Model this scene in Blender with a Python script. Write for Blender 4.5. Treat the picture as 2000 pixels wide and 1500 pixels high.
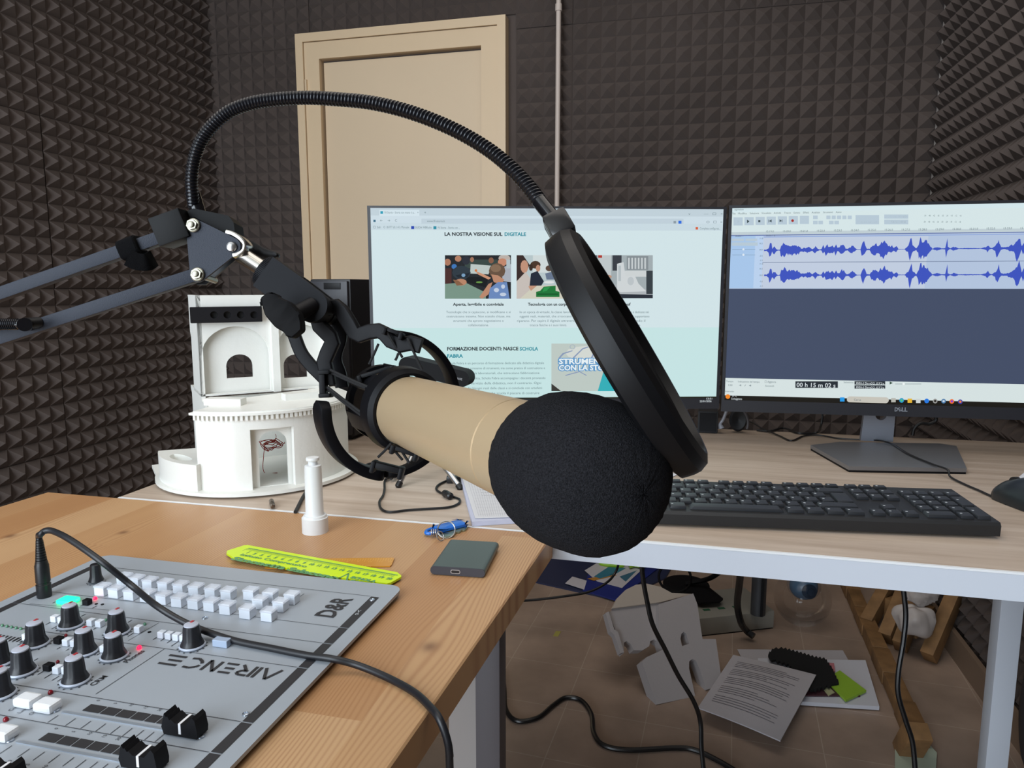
import bpy, bmesh, math, random
from mathutils import Vector, Matrix
random.seed(7)
for o in list(bpy.data.objects): bpy.data.objects.remove(o, do_unlink=True)
SC = bpy.context.scene
COL = SC.collection
V = Vector
# ------------------------------------------------------------------ camera
FPX = 1400.0
PITCH = math.atan(190/1400.0)
YAW = math.atan(350/math.hypot(1400, 190))
CAM = V((0, 0, 1.048))
FW = V((-math.sin(YAW)*math.cos(PITCH), math.cos(YAW)*math.cos(PITCH), -math.sin(PITCH)))
RT = V((math.cos(YAW), math.sin(YAW), 0))
UP = RT.cross(FW)
cd = bpy.data.cameras.new('camera'); cam = bpy.data.objects.new('camera', cd); COL.objects.link(cam)
cd.sensor_fit = 'HORIZONTAL'; cd.sensor_width = 36; cd.lens = FPX/2000*36; cd.clip_start = .01
cam.matrix_world = Matrix(((RT.x, UP.x, -FW.x, CAM.x), (RT.y, UP.y, -FW.y, CAM.y), (RT.z, UP.z, -FW.z, CAM.z), (0, 0, 0, 1)))
SC.camera = cam
# ------------------------------------------------------------------ light
w = bpy.data.worlds.new('world'); SC.world = w; w.use_nodes = True
bg = w.node_tree.nodes['Background']; bg.inputs[0].default_value = (.72, .82, 1, 1); bg.inputs[1].default_value = .55
def area(name, loc, target, sx, sy, power, col):
    l = bpy.data.lights.new(name, 'AREA'); l.shape = 'RECTANGLE'; l.size = sx; l.size_y = sy; l.energy = power; l.color = col
    o = bpy.data.objects.new(name, l); COL.objects.link(o); o.location = loc
    o.rotation_euler = (V(target)-V(loc)).to_track_quat('-Z', 'Y').to_euler(); return o
area('window_daylight', (-1.05, -1.5, 1.42), (-.75, 1.2, 1.2), 1.7, 2.3, 78, (.81, .91, 1))
area('overhead_fill_light', (-.1, .9, 2.66), (-.1, 1.0, 0), 1.8, 2.0, 16, (1, .93, .86))  # added warm fill from above that lifts the back of the room
vs = SC.view_settings; vs.view_transform = 'Standard'; vs.look = 'None'; vs.gamma = 1; vs.use_curve_mapping = False
vs.exposure = 0.35
# ------------------------------------------------------------------ helpers
def ray(x, y): return FW + RT*((x-1000)/FPX) - UP*((y-750)/FPX)
def atz(x, y, z): d = ray(x, y); return CAM + d*((z-CAM.z)/d.z)
def aty(x, y, Y): d = ray(x, y); return CAM + d*(Y/d.y)
def atd(x, y, depth): return CAM + ray(x, y)*depth
def atp(x, y, O, n): d = ray(x, y); return CAM + d*((O-CAM).dot(n)/d.dot(n))
def lin(c):
    if isinstance(c, str): c = [int(c[i:i+2], 16)/255 for i in (0, 2, 4)]
    return [(v/12.92 if v <= .04045 else ((v+.055)/1.055)**2.4) for v in c]+[1]
MATS = {}
def mat(name, col, rough=.5, metal=0, emit=None, estr=1, bump=0, bscale=200, var=0, vscale=8, spec=.5, alpha=1, trans=0, sss=0):
    if name in MATS: return MATS[name]
    m = bpy.data.materials.new(name); m.use_nodes = True; MATS[name] = m
    N = m.node_tree.nodes; L = m.node_tree.links; b = N['Principled BSDF']
    b.inputs['Base Color'].default_value = lin(col); b.inputs['Roughness'].default_value = rough
    b.inputs['Metallic'].default_value = metal; b.inputs['Specular IOR Level'].default_value = spec
    if emit: b.inputs['Emission Color'].default_value = lin(emit); b.inputs['Emission Strength'].default_value = estr
    if alpha < 1: b.inputs['Alpha'].default_value = alpha
    if trans: b.inputs['Transmission Weight'].default_value = trans
    if sss: b.inputs['Subsurface Weight'].default_value = sss; b.inputs['Subsurface Radius'].default_value = (.01, .01, .01)
    tc = N.new('ShaderNodeTexCoord')
    if var:
        n = N.new('ShaderNodeTexNoise'); n.inputs['Scale'].default_value = vscale; n.inputs['Detail'].default_value = 5
        L.new(tc.outputs['Object'], n.inputs['Vector'])
        r = N.new('ShaderNodeMapRange'); r.inputs[1].default_value = .3; r.inputs[2].default_value = .7
        r.inputs[3].default_value = 1-var; r.inputs[4].default_value = 1+var; L.new(n.outputs[0], r.inputs[0])
        mx = N.new('ShaderNodeVectorMath'); mx.operation = 'SCALE'; mx.inputs[0].default_value = lin(col)[:3]
        L.new(r.outputs[0], mx.inputs['Scale']); L.new(mx.outputs[0], b.inputs['Base Color'])
    if bump:
        n2 = N.new('ShaderNodeTexNoise'); n2.inputs['Scale'].default_value = bscale; n2.inputs['Detail'].default_value = 3
        L.new(tc.outputs['Object'], n2.inputs['Vector'])
        bp = N.new('ShaderNodeBump'); bp.inputs['Strength'].default_value = bump; bp.inputs['Distance'].default_value = .001
        L.new(n2.outputs[0], bp.inputs['Height']); L.new(bp.outputs[0], b.inputs['Normal'])
    return m
OFF = {}
def finish(me, m, smooth):
    if m: me.materials.append(m)
    if smooth:
        me.polygons.foreach_set('use_smooth', [True]*len(me.polygons))
        try: me.set_sharp_from_angle(angle=math.radians(smooth if smooth is not True else 35))
        except Exception: pass
def obj(name, bm, m=None, parent=None, smooth=True, label=None):
    """link a bmesh given in world coordinates as one object"""
    bmesh.ops.recalc_face_normals(bm, faces=bm.faces[:])
    if parent is None:
        xs = [v.co.x for v in bm.verts]; ys = [v.co.y for v in bm.verts]; zs = [v.co.z for v in bm.verts]
        loc = V(((min(xs)+max(xs))/2, (min(ys)+max(ys))/2, min(zs)))
    else: loc = OFF[parent.name]
    for v in bm.verts: v.co -= loc
    me = bpy.data.meshes.new(name); bm.to_mesh(me); bm.free()
    finish(me, m, smooth)
    o = bpy.data.objects.new(name, me); COL.objects.link(o)
    if parent is None: o.location = loc
    else: o.parent = parent
    OFF[o.name] = loc
    if label: o['label'] = label
    return o
def tag(o, label, cat, group=None, kind=None):
    o['label'] = label; o['category'] = cat
    if group: o['group'] = group
    if kind: o['kind'] = kind
    return o
def thing(name, label, cat, loc, group=None):
    o = bpy.data.objects.new(name, None); COL.objects.link(o); o.location = loc; o.empty_display_size = .02
    OFF[o.name] = V(loc); return tag(o, label, cat, group)
def struct(o): o['kind'] = 'structure'; return o
def B(): return bmesh.new()
ID = (V((1, 0, 0)), V((0, 1, 0)), V((0, 0, 1)))
def rotz(a): return (V((math.cos(a), math.sin(a), 0)), V((-math.sin(a), math.cos(a), 0)), V((0, 0, 1)))
def box(bm, c, s, ax=ID, bev=0, taper=1):
    c = V(c); vs_ = []
    for k in (-1, 1):
        t = taper if k > 0 else 1
        for i, j in ((-1, -1), (1, -1), (1, 1), (-1, 1)):
            vs_.append(bm.verts.new(c + ax[0]*(i*s[0]/2*t) + ax[1]*(j*s[1]/2*t) + ax[2]*(k*s[2]/2)))
    fs = [bm.faces.new([vs_[i] for i in f]) for f in ((3, 2, 1, 0), (4, 5, 6, 7), (0, 1, 5, 4), (1, 2, 6, 5), (2, 3, 7, 6), (3, 0, 4, 7))]
    if bev:
        es = list({e for f in fs for e in f.edges})
        bmesh.ops.bevel(bm, geom=es, offset=bev, segments=2, affect='EDGES', profile=.6)
    return bm
def bx(*a, **k): return box(B(), *a, **k)
def b2(bm, lo, hi, **k): lo, hi = V(lo), V(hi); return box(bm, (lo+hi)/2, [abs(x) for x in (hi-lo)], **k)
def perp(d):
    d = d.normalized(); a = V((0, 0, 1)) if abs(d.z) < .9 else V((1, 0, 0))
    u = d.cross(a).normalized(); return u, d.cross(u).normalized()
def rings(bm, rs, cap=True, close=False):
    """connect successive vertex loops"""
    L = [[bm.verts.new(p) for p in r] for r in rs]; n = len(L[0]); m = len(L)
    for i in range(m if close else m-1):
        a, b = L[i], L[(i+1) % m]
        for j in range(n):
            try: bm.faces.new((a[j], a[(j+1) % n], b[(j+1) % n], b[j]))
            except ValueError: pass
    if cap and not close:
        for r in (L[0], L[-1]):
            try: bm.faces.new(r)
            except ValueError: pass
    return bm
def lathe(bm, O, axis, prof, n=32, cap=True, close=False, u=None):
    """prof: (distance along axis, radius)"""
    O = V(O); axis = V(axis).normalized()
    if u is None: u, v = perp(axis)
    else: v = axis.cross(u)
    return rings(bm, [[O+axis*a + (u*math.cos(2*math.pi*j/n)+v*math.sin(2*math.pi*j/n))*max(r, 1e-5) for j in range(n)] for a, r in prof], cap, close)
def cyl(bm, p, q, r, r2=None, n=20):
    p, q = V(p), V(q); return lathe(bm, p, q-p, [(0, r), ((q-p).length, r if r2 is None else r2)], n)
def smoothpts(pts, k=8):
    pts = [V(p) for p in pts]; P = [pts[0]*2-pts[1]]+pts+[pts[-1]*2-pts[-2]]; out = []
    for i in range(1, len(P)-2):
        for j in range(k):
            t = j/k; a, b, c, d = P[i-1:i+3]
            out.append(.5*((2*b)+(c-a)*t+(2*a-5*b+4*c-d)*t*t+(3*b-a-3*c+d)*t**3))
    out.append(pts[-1]); return out
def frames(pts, u0=None):
    fr = []; u = None
    for i, p in enumerate(pts):
        t = (pts[min(i+1, len(pts)-1)]-pts[max(i-1, 0)]).normalized()
        if u is None: u = perp(t)[0] if u0 is None else V(u0)
        u = (u - t*u.dot(t)).normalized(); fr.append((p, u, t.cross(u)))
    return fr
def tube(bm, pts, r, n=10, k=8, sm=True, rf=None):
    pts = smoothpts(pts, k) if sm else [V(p) for p in pts]
    return rings(bm, [[p+(u*math.cos(2*math.pi*j/n)+v*math.sin(2*math.pi*j/n))*(rf(i, len(pts)) if rf else r) for j in range(n)] for i, (p, u, v) in enumerate(frames(pts))])
def sweep(bm, pts, prof, u0, k=6, close=False, sm=True):
    """sweep a 2D profile (u,v) along a path"""
    pts = smoothpts(pts, k) if sm else [V(p) for p in pts]
    return rings(bm, [[p+u*a+v*b for a, b in prof] for p, u, v in frames(pts, u0)], not close, close)
def slab(bm, outer, holes, nvec):
    """flat polygon with holes extruded along nvec (world points)"""
    es = []
    for loop in [outer]+list(holes):
        vv = [bm.verts.new(p) for p in loop]
        es += [bm.edges.new((vv[i], vv[(i+1) % len(vv)])) for i in range(len(vv))]
    r = bmesh.ops.triangle_fill(bm, use_beauty=True, edges=es)
    fs = [f for f in r['geom'] if isinstance(f, bmesh.types.BMFace)]
    e = bmesh.ops.extrude_face_region(bm, geom=fs)
    for v in e['geom']:
        if isinstance(v, bmesh.types.BMVert): v.co += V(nvec)
    return bm
def sphere(bm, c, r, seg=24, sc=(1, 1, 1), ax=ID):
    c = V(c); R = []
    for i in range(1, seg//2):
        a = math.pi*i/(seg//2)
        R.append([c+ax[2]*(math.cos(a)*r*sc[2])+ax[0]*(math.sin(a)*math.cos(2*math.pi*j/seg)*r*sc[0])+ax[1]*(math.sin(a)*math.sin(2*math.pi*j/seg)*r*sc[1]) for j in range(seg)])
    return rings(bm, R)
def text(body, O, ex, ey, size, thick=0, depth=0, align='LEFT', sx=1, shear=0, lift=0, bm=None, width=None):
    """lettering laid on a surface; returns bmesh in world coordinates"""
    cu = bpy.data.curves.new('lettering', 'FONT'); cu.body = body; cu.size = size; cu.align_x = align; cu.align_y = 'CENTER'
    cu.offset = thick; cu.extrude = depth; cu.resolution_u = 2; cu.shear = shear
    o = bpy.data.objects.new('lettering', cu); COL.objects.link(o)
    dg = bpy.context.evaluated_depsgraph_get(); me = bpy.data.meshes.new_from_object(o.evaluated_get(dg))
    bpy.data.objects.remove(o); bpy.data.curves.remove(cu)
    ex = V(ex).normalized(); ey = V(ey).normalized(); n = ex.cross(ey)
    if width and len(me.vertices):
        xs = [v.co.x for v in me.vertices]; sx = width/max(max(xs)-min(xs), 1e-6)
    for v in me.vertices:
        c = v.co.copy(); v.co = V(O)+ex*(c.x*sx)+ey*c.y+n*(c.z+lift)
    if bm is None: bm = B()
    bm.from_mesh(me); bpy.data.meshes.remove(me); return bm
def rot2(pts, a): return [(x*math.cos(a)-y*math.sin(a), x*math.sin(a)+y*math.cos(a)) for x, y in pts]
def arcp(cx, cy, rx, ry, a0, a1, n=12): return [(cx+rx*math.cos(math.radians(a0+(a1-a0)*i/n)), cy+ry*math.sin(math.radians(a0+(a1-a0)*i/n))) for i in range(n+1)]
def rrect(x0, y0, x1, y1, r, n=5):
    return arcp(x1-r, y1-r, r, r, 0, 90, n)+arcp(x0+r, y1-r, r, r, 90, 180, n)+arcp(x0+r, y0+r, r, r, 180, 270, n)+arcp(x1-r, y0+r, r, r, 270, 360, n)
# ------------------------------------------------------------------ materials
def newmat(name):
    m = bpy.data.materials.new(name); m.use_nodes = True; return m, m.node_tree.nodes, m.node_tree.links, m.node_tree.nodes['Principled BSDF']
def ramp(N, stops):
    r = N.new('ShaderNodeValToRGB'); e = r.color_ramp.elements
    while len(e) > 1: e.remove(e[-1])
    e[0].position = stops[0][0]; e[0].color = lin(stops[0][1])
    for p, c in stops[1:]: x = e.new(p); x.color = lin(c)
    return r
def pine():
    m, N, L, b = newmat('pine_board'); tc = N.new('ShaderNodeTexCoord')
    g = N.new('ShaderNodeNewGeometry')
    sep = N.new('ShaderNodeSeparateXYZ'); L.new(g.outputs['Position'], sep.inputs[0])
    def math_(op, a, b_=None, c=None):
        n = N.new('ShaderNodeMath'); n.operation = op
        for i, v in enumerate((a, b_, c)):
            if v is None: continue
            if isinstance(v, (int, float)): n.inputs[i].default_value = v
            else: L.new(v, n.inputs[i])
        return n.outputs[0]
    X, Y = sep.outputs[0], sep.outputs[1]
    # board staves run along Y
    stave = math_('FLOOR', math_('DIVIDE', math_('ADD', X, 3.02), .072))
    wn = N.new('ShaderNodeTexWhiteNoise'); wn.noise_dimensions = '1D'; L.new(stave, wn.inputs['W'])
    seg = math_('FLOOR', math_('ADD', math_('DIVIDE', Y, .62), math_('MULTIPLY', wn.outputs[0], 3)))
    cid = math_('ADD', math_('MULTIPLY', stave, 7.31), math_('MULTIPLY', seg, 3.77))
    w2 = N.new('ShaderNodeTexWhiteNoise'); w2.noise_dimensions = '1D'; L.new(cid, w2.inputs['W'])
    # knots bend the grain around them
    xx = X; knotmask = None
    for kx, ky, s in KNOTS:
        dx = math_('SUBTRACT', X, kx); dy = math_('MULTIPLY', math_('SUBTRACT', Y, ky), .34)
        d2 = math_('ADD', math_('MULTIPLY', dx, dx), math_('MULTIPLY', dy, dy))
        ex = math_('EXPONENT', math_('MULTIPLY', d2, -1/(s*s*7)))
        xx = math_('SUBTRACT', xx, math_('MULTIPLY', math_('MULTIPLY', dx, ex), .80))
        dy2 = math_('MULTIPLY', math_('SUBTRACT', Y, ky), .8)
        dk = math_('ADD', math_('MULTIPLY', dx, dx), math_('MULTIPLY', dy2, dy2))
        k = math_('EXPONENT', math_('MULTIPLY', dk, -1/(s*s*.18)))
        knotmask = k if knotmask is None else math_('MAXIMUM', knotmask, k)
    cmb = N.new('ShaderNodeCombineXYZ'); L.new(math_('MULTIPLY', xx, 1), cmb.inputs[0]); L.new(math_('MULTIPLY', Y, .055), cmb.inputs[1]); L.new(math_('MULTIPLY', w2.outputs[0], 5), cmb.inputs[2])
    n1 = N.new('ShaderNodeTexNoise'); n1.inputs['Scale'].default_value = 9; n1.inputs['Detail'].default_value = 2; L.new(cmb.outputs[0], n1.inputs['Vector'])
    ph = math_('ADD', math_('MULTIPLY', xx, 1800), math_('MULTIPLY', n1.outputs[0], 55))
    rings_ = math_('POWER', math_('ADD', math_('MULTIPLY', math_('SINE', ph), .5), .5), 2.4)
    n3 = N.new('ShaderNodeTexNoise'); n3.inputs['Scale'].default_value = 18; n3.inputs['Detail'].default_value = 3; L.new(cmb.outputs[0], n3.inputs['Vector'])
    amt = math_('MULTIPLY', rings_, math_('MULTIPLY_ADD', n3.outputs[0], 1.5, -.32))
    c1 = ramp(N, [(0, 'c29a70'), (.35, 'bc9268'), (.7, 'b3865c'), (1, 'c9a37a')]); L.new(w2.outputs[0], c1.inputs[0])
    mx = N.new('ShaderNodeMix'); mx.data_type = 'RGBA'; mx.inputs[7].default_value = lin('94603c'); L.new(c1.outputs[0], mx.inputs[6])
    cl = math_('MINIMUM', math_('MAXIMUM', math_('MULTIPLY', amt, .85), 0), .85); L.new(cl, mx.inputs[0])
    mx2 = N.new('ShaderNodeMix'); mx2.data_type = 'RGBA'; mx2.inputs[7].default_value = lin('6e4a35'); L.new(mx.outputs[2], mx2.inputs[6]); L.new(math_('MULTIPLY', knotmask, .75), mx2.inputs[0])
    L.new(mx2.outputs[2], b.inputs['Base Color']); b.inputs['Roughness'].default_value = .42
    b.inputs['Specular IOR Level'].default_value = .4
    return m
KNOTS = []
for px, py, s in ((840, 1263, .016), (241, 1040, .012), (20, 1047, .014)):
    p = atz(px, py, .75); KNOTS.append((p.x, p.y, s))
M_PINE = pine()
def laminate():
    m, N, L, b = newmat('oak_laminate'); g = N.new('ShaderNodeNewGeometry')
    mp = N.new('ShaderNodeMapping'); mp.inputs['Scale'].default_value = (1.2, 22, 22); L.new(g.outputs['Position'], mp.inputs[0])
    n = N.new('ShaderNodeTexNoise'); n.inputs['Scale'].default_value = 2.4; n.inputs['Detail'].default_value = 6; n.inputs['Roughness'].default_value = .6; L.new(mp.outputs[0], n.inputs['Vector'])
    r = ramp(N, [(.25, 'a08d7c'), (.45, 'b5a392'), (.6, 'bfae9e'), (.8, 'cbbcac')]); L.new(n.outputs[0], r.inputs[0]); L.new(r.outputs[0], b.inputs['Base Color'])
    b.inputs['Roughness'].default_value = .42; b.inputs['Specular IOR Level'].default_value = .35
    return m
def tiles():
    m, N, L, b = newmat('floor_tile'); g = N.new('ShaderNodeNewGeometry')
    mp = N.new('ShaderNodeMapping'); mp.vector_type = 'POINT'; mp.inputs['Rotation'].default_value = (0, 0, math.radians(3.2)); mp.inputs['Location'].default_value = (.565, .163, 0); L.new(g.outputs['Position'], mp.inputs[0])
    br = N.new('ShaderNodeTexBrick'); br.offset = 0; br.inputs['Scale'].default_value = 1; br.inputs['Brick Width'].default_value = .2; br.inputs['Row Height'].default_value = .2
    br.inputs['Mortar Size'].default_value = .0012; br.inputs['Mortar Smooth'].default_value = .2; br.inputs['Color1'].default_value = lin('b09a8a'); br.inputs['Color2'].default_value = lin('aa9484'); br.inputs['Mortar'].default_value = lin('c0afa0')
    L.new(mp.outputs[0], br.inputs['Vector'])
    n = N.new('ShaderNodeTexNoise'); n.inputs['Scale'].default_value = 7; n.inputs['Detail'].default_value = 6; L.new(g.outputs['Position'], n.inputs['Vector'])
    r = ramp(N, [(.3, 'd8d8d8'), (.7, 'ffffff')]); L.new(n.outputs[0], r.inputs[0])
    mx = N.new('ShaderNodeMix'); mx.data_type = 'RGBA'; mx.blend_type = 'MULTIPLY'; mx.inputs[0].default_value = 1; L.new(br.outputs[0], mx.inputs[6]); L.new(r.outputs[0], mx.inputs[7]); L.new(mx.outputs[2], b.inputs['Base Color'])
    b.inputs['Roughness'].default_value = .38
    return m
FOAM = mat('acoustic_foam', '554c48', .95, bump=.5, bscale=900, var=.10, vscale=3, spec=.15)
BEIGE = mat('door_paint', 'd8bf9d', .45, var=.02, vscale=2)
WHITE = mat('white_lacquer', 'ccd2dc', .35)
CREAM = mat('white_plastic_print', 'e9e9e3', .38, sss=.0, bump=.35, bscale=120)
BLK = mat('black_plastic', '121214', .45, spec=.25)
BLKM = mat('matt_black_plastic', '121215', .55, spec=.18)
GLOSS = mat('glossy_black', '0d0d10', .18)
SLATE = mat('slate_powder_coat', '2a2e38', .5, metal=0, spec=.2, bump=.25, bscale=1500)
CHROME = mat('chrome', 'b9b6b0', .2, metal=1)
STEEL = mat('brushed_steel', 'b9b9ba', .28, metal=1)
RUB = mat('black_rubber', '121214', .5)
WOODR = mat('rough_pallet_wood', '86643f', .7, var=.25, vscale=25)
# ------------------------------------------------------------------ room
XL, XR, YB, YF, ZC = -2.04, .80, 2.83, -1.6, 2.72
o = struct(obj('floor', b2(B(), (XL-.1, YF-.1, -.05), (XR+.1, YB+.1, 0)), tiles(), smooth=False))
CEIL = mat('ceiling_paint', 'e4e0d8', .9)
struct(obj('ceiling', b2(B(), (XL-.1, YF-.1, ZC), (XR+.1, YB+.1, ZC+.05)), CEIL, smooth=False))
PLAIN = mat('rear_wall_paint', 'cfc8bd', .9)
bm = B()
for lo, hi in (((XL-.1, YF-.1, 0), (-1.95, YF, ZC)), ((-.35, YF-.1, 0), (XR+.1, YF, ZC)), ((-1.95, YF-.1, 0), (-.35, YF, .12)), ((-1.95, YF-.1, 2.45), (-.35, YF, ZC))): b2(bm, lo, hi)
struct(obj('wall_front', bm, PLAIN, smooth=False))
def foamwall(name, O, eu, ev, n, nu, nv, pitch, h, skip=None, u0=0, v0=0, seams=10):
    """sheet of foam pyramids; O lower corner, eu/ev in-plane, n towards the room"""
    O, eu, ev, n = V(O), V(eu), V(ev), V(n); bm = B(); rnd = random.Random(5)
    po = {}
    for i in range(nu):
        for j in range(nv):
            a0, a1, c0, c1 = i*pitch, (i+1)*pitch, j*pitch, (j+1)*pitch
            if skip and skip(a0+pitch/2, c0+pitch/2): continue
            key = ((i+u0)//seams, (j+v0)//seams)
            if key not in po: po[key] = rnd.uniform(-.003, .003)
            e0 = po[key]
            g = pitch*.0
            if (i+u0) % seams == 0: a0 += .0012
            if (j+v0) % seams == 0: c0 += .0012
            P = [O+eu*a+ev*c+n*e0 for a, c in ((a0, c0), (a1, c0), (a1, c1), (a0, c1))]
            q = [O+eu*((a0+a1)/2)+ev*((c0+c1)/2)+n*(h+e0)]
            vb = [bm.verts.new(p) for p in P]; t = bm.verts.new(q[0])
            for k in range(4): bm.faces.new((vb[k], vb[(k+1) % 4], t))
    # backing board
    U, W = eu*(nu*pitch), ev*(nv*pitch)
    if not skip:
        c = O+U/2+W/2-n*.02; box(bm, c, (nu*pitch, nv*pitch, .03), (eu, ev, n))
    else:
        vv = [bm.verts.new(O+p-n*.004) for p in (V((0, 0, 0)), U, U+W, W)]; bm.faces.new(vv)
    me = bpy.data.meshes.new(name); bm.to_mesh(me); bm.free(); me.materials.append(FOAM)
    o = bpy.data.objects.new(name, me); COL.objects.link(o); o['kind'] = 'structure'; OFF[o.name] = V((0, 0, 0)); return o
PI_ = .0548
dTL = aty(581, 73, 2.8); dTR = aty(989, 26, 2.8)
DX0, DX1, DZ = dTL.x, dTR.x, (dTL.z+dTR.z)/2
nb = int((XR-XL)/PI_)+1; nz = int(ZC/PI_)+1
XO = .795-nb*PI_
foamwall('wall_back', (XO, YB, 0), (1, 0, 0), (0, 0, 1), (0, -1, 0), nb, nz, PI_, .026,
         skip=lambda a, c: DX0-.012 < XO+a < DX1+.012 and c < DZ+.004, u0=1, v0=3)
YN = int((YB-YF)/PI_)
foamwall('wall_left', (XL, YB, 0), (0, -1, 0), (0, 0, 1), (1, 0, 0), YN, nz, PI_, .029, u0=4, v0=1)
foamwall('wall_right', (XR, YB-.01, 0), (0, -1, 0), (0, 0, 1), (-1, 0, 0), YN, nz, PI_, .029, u0=2, v0=2, seams=40)
# skirting tiles on the right
M_SK = mat('skirting_tile', '84705f', .5)
struct(obj('baseboard_right', b2(B(), (XR-.045, 0.2, 0), (XR-.032, YB-.05, .075)), M_SK, smooth=False))
# door
D1 = thing('door_1', 'beige painted door', 'door', ((DX0+DX1)/2, 2.8, 0))
for k in ('label', 'category'): del D1[k]
D1['kind'] = 'structure'
def U(px, py, Y=2.8): p = aty(px, py, Y); return p
bm = B(); yb = YB+.03
def frame(bm, x0, x1, z1, t, y0, y1):
    b2(bm, (x0, y0, 0), (x0+t, y1, z1)); b2(bm, (x1-t, y0, 0), (x1, y1, z1)); b2(bm, (x0+t, y0, z1-t), (x1-t, y1, z1))
frame(bm, DX0-.004, DX1, DZ, .033, 2.785, yb); obj('door_casing', bm, BEIGE, D1, smooth=False)
bm = B(); frame(bm, DX0+.031, DX1-.033, DZ-.035, .066, 2.793, yb); obj('door_frame', bm, BEIGE, D1, smooth=False)
bm = B(); b2(bm, (DX0+.107, 2.815, .005), (DX1-.1005, 2.85, DZ-.112)); obj('door_leaf', bm, mat('door_leaf_paint', 'd6bfa0', .5, var=.02, vscale=2), D1, smooth=False)
obj('hinge', bx((DX0+.038, 2.789, DZ-.21), (.008, .012, .06)), BEIGE, D1)
b2(bm := B(), (DX0+.05, 2.852, 0), (DX1-.05, 2.88, DZ-.05)); obj('door_gap_shade', bm, mat('painted_gap_shade', '1a1613', .9), D1, smooth=False)  # near-black sheet painting the shade between leaf and frame
struct(obj('leak_filler_1', b2(B(), (.792, 2.833, 0), (XR+.05, 2.86, ZC)), mat('leak_filler_paint', '9a9088', .9), smooth=False))  # filler added behind the corner seam to stop background light leaking in
# conduit down the wall
p = aty(1089, 200, 2.76)
bm = cyl(B(), (p.x, 2.765, 0), (p.x, 2.765, ZC-.01), .0092, n=16); cyl(bm, (p.x, 2.765, aty(1090, 14, 2.76).z-.012), (p.x, 2.765, aty(1090, 14, 2.76).z+.012), .0125, n=16)
tag(obj('wall_conduit', bm, mat('conduit_pvc', 'c6b8ae', .5)), 'thin pale vertical pipe on the foam wall right of the door', 'pipe')
# ------------------------------------------------------------------ white desk
ZD = .75
WX0, WX1, WY0, WY1 = -.785, .655, .832, 1.552
DK = thing('office_desk', 'white framed desk with oak laminate top under the two monitors', 'desk', (-.05, 1.19, 0))
bm = box(B(), ((WX0+WX1)/2, (WY0+WY1)/2, ZD-.011), (WX1-WX0, WY1-WY0, .022), bev=.0015); obj('desktop', bm, laminate(), DK)
bm = B(); b2(bm, (WX0, WY0-.0042, ZD-.0026), (WX1, WY0-.0002, ZD-.0002)); obj('edge_highlight', bm, mat('painted_edge_highlight', 'eceef0', .35), DK, smooth=False)  # thin bright strip painting the highlight along the front edge
bm = B()
b2(bm, (WX0, WY0-.004, ZD-.032), (WX1, WY0-.0002, ZD-.0028)); b2(bm, (WX0+.01, WY1-.06, ZD-.052), (WX1-.01, WY1-.02, ZD-.0228))
b2(bm, (WX0+.01, WY0+.0, ZD-.032), (WX0+.05, WY1-.06, ZD-.0228)); b2(bm, (WX1-.05, WY0+.0, ZD-.032), (WX1-.01, WY1-.06, ZD-.0228))
obj('frame', bm, WHITE, DK, smooth=False)
lg = aty(1957, 1300, 1.47)
for x, y in ((lg.x, 1.47), (WX1-.03, WY0+.03), (WX0+.04, 1.47), (WX0+.04, WY0+.05)):
    obj('leg', box(B(), (x, y, .349), (.038, .038, .698), bev=.002), WHITE, DK)
# ------------------------------------------------------------------ wooden table
TX0, TX1, TY0, TY1 = -.905, -.157, -.42, .826
TB = thing('wooden_table', 'solid pine table with a dark grey steel frame beside the white desk', 'table', ((TX0+TX1)/2, .3, 0))
# the right edge runs from pixel (1084,1041) to (765,1490)
ex1 = atz(765, 1490, ZD).x; ex0 = atz(1069, 1062, ZD).x
bm = B()
q = [V((TX0, TY1, ZD)), V((TX0-.05, TY0, ZD)), V((ex1-(ex0-ex1)*1.2-.012, TY0, ZD)), V((-.1535, TY1, ZD))]
q2 = [v-V((0, 0, .030)) for v in q]
rings(bm, [q2, q]); bmesh.ops.bevel(bm, geom=[e for e in bm.edges], offset=.0015, segments=1, affect='EDGES')
obj('tabletop', bm, M_PINE, TB)
GM = mat('dark_grey_steel', '605d62', .45, metal=.1)
bm = B(); ZF = ZD-.030
b2(bm, (-.245, -.2, ZF-.036), (-.205, .765, ZF)); b2(bm, (TX0+.04, .74, ZF-.036), (-.205, .78, ZF)); b2(bm, (TX0+.04, -.2, ZF-.036), (TX0+.08, .765, ZF))
obj('rail', bm, GM, TB, smooth=False)
pleg = aty(965, 1350, .775)
for x, y in ((pleg.x-.004, .775), (TX0+.06, .775), (-.225, -.3), (TX0+.06, -.3)):
    obj('leg', box(B(), (x, y, ZF/2), (.030, .030, ZF), bev=.0015), GM, TB)
c0 = aty(881, 1430, .80); c1 = aty(953, 1430, .80)
obj('end_panel', b2(B(), (c0.x, .792, .02), (c1.x, .806, ZF-.002)), mat('pale_grey_board', 'b5b0ad', .55, var=.03), TB, smooth=False, label='pale grey end panel')

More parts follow.
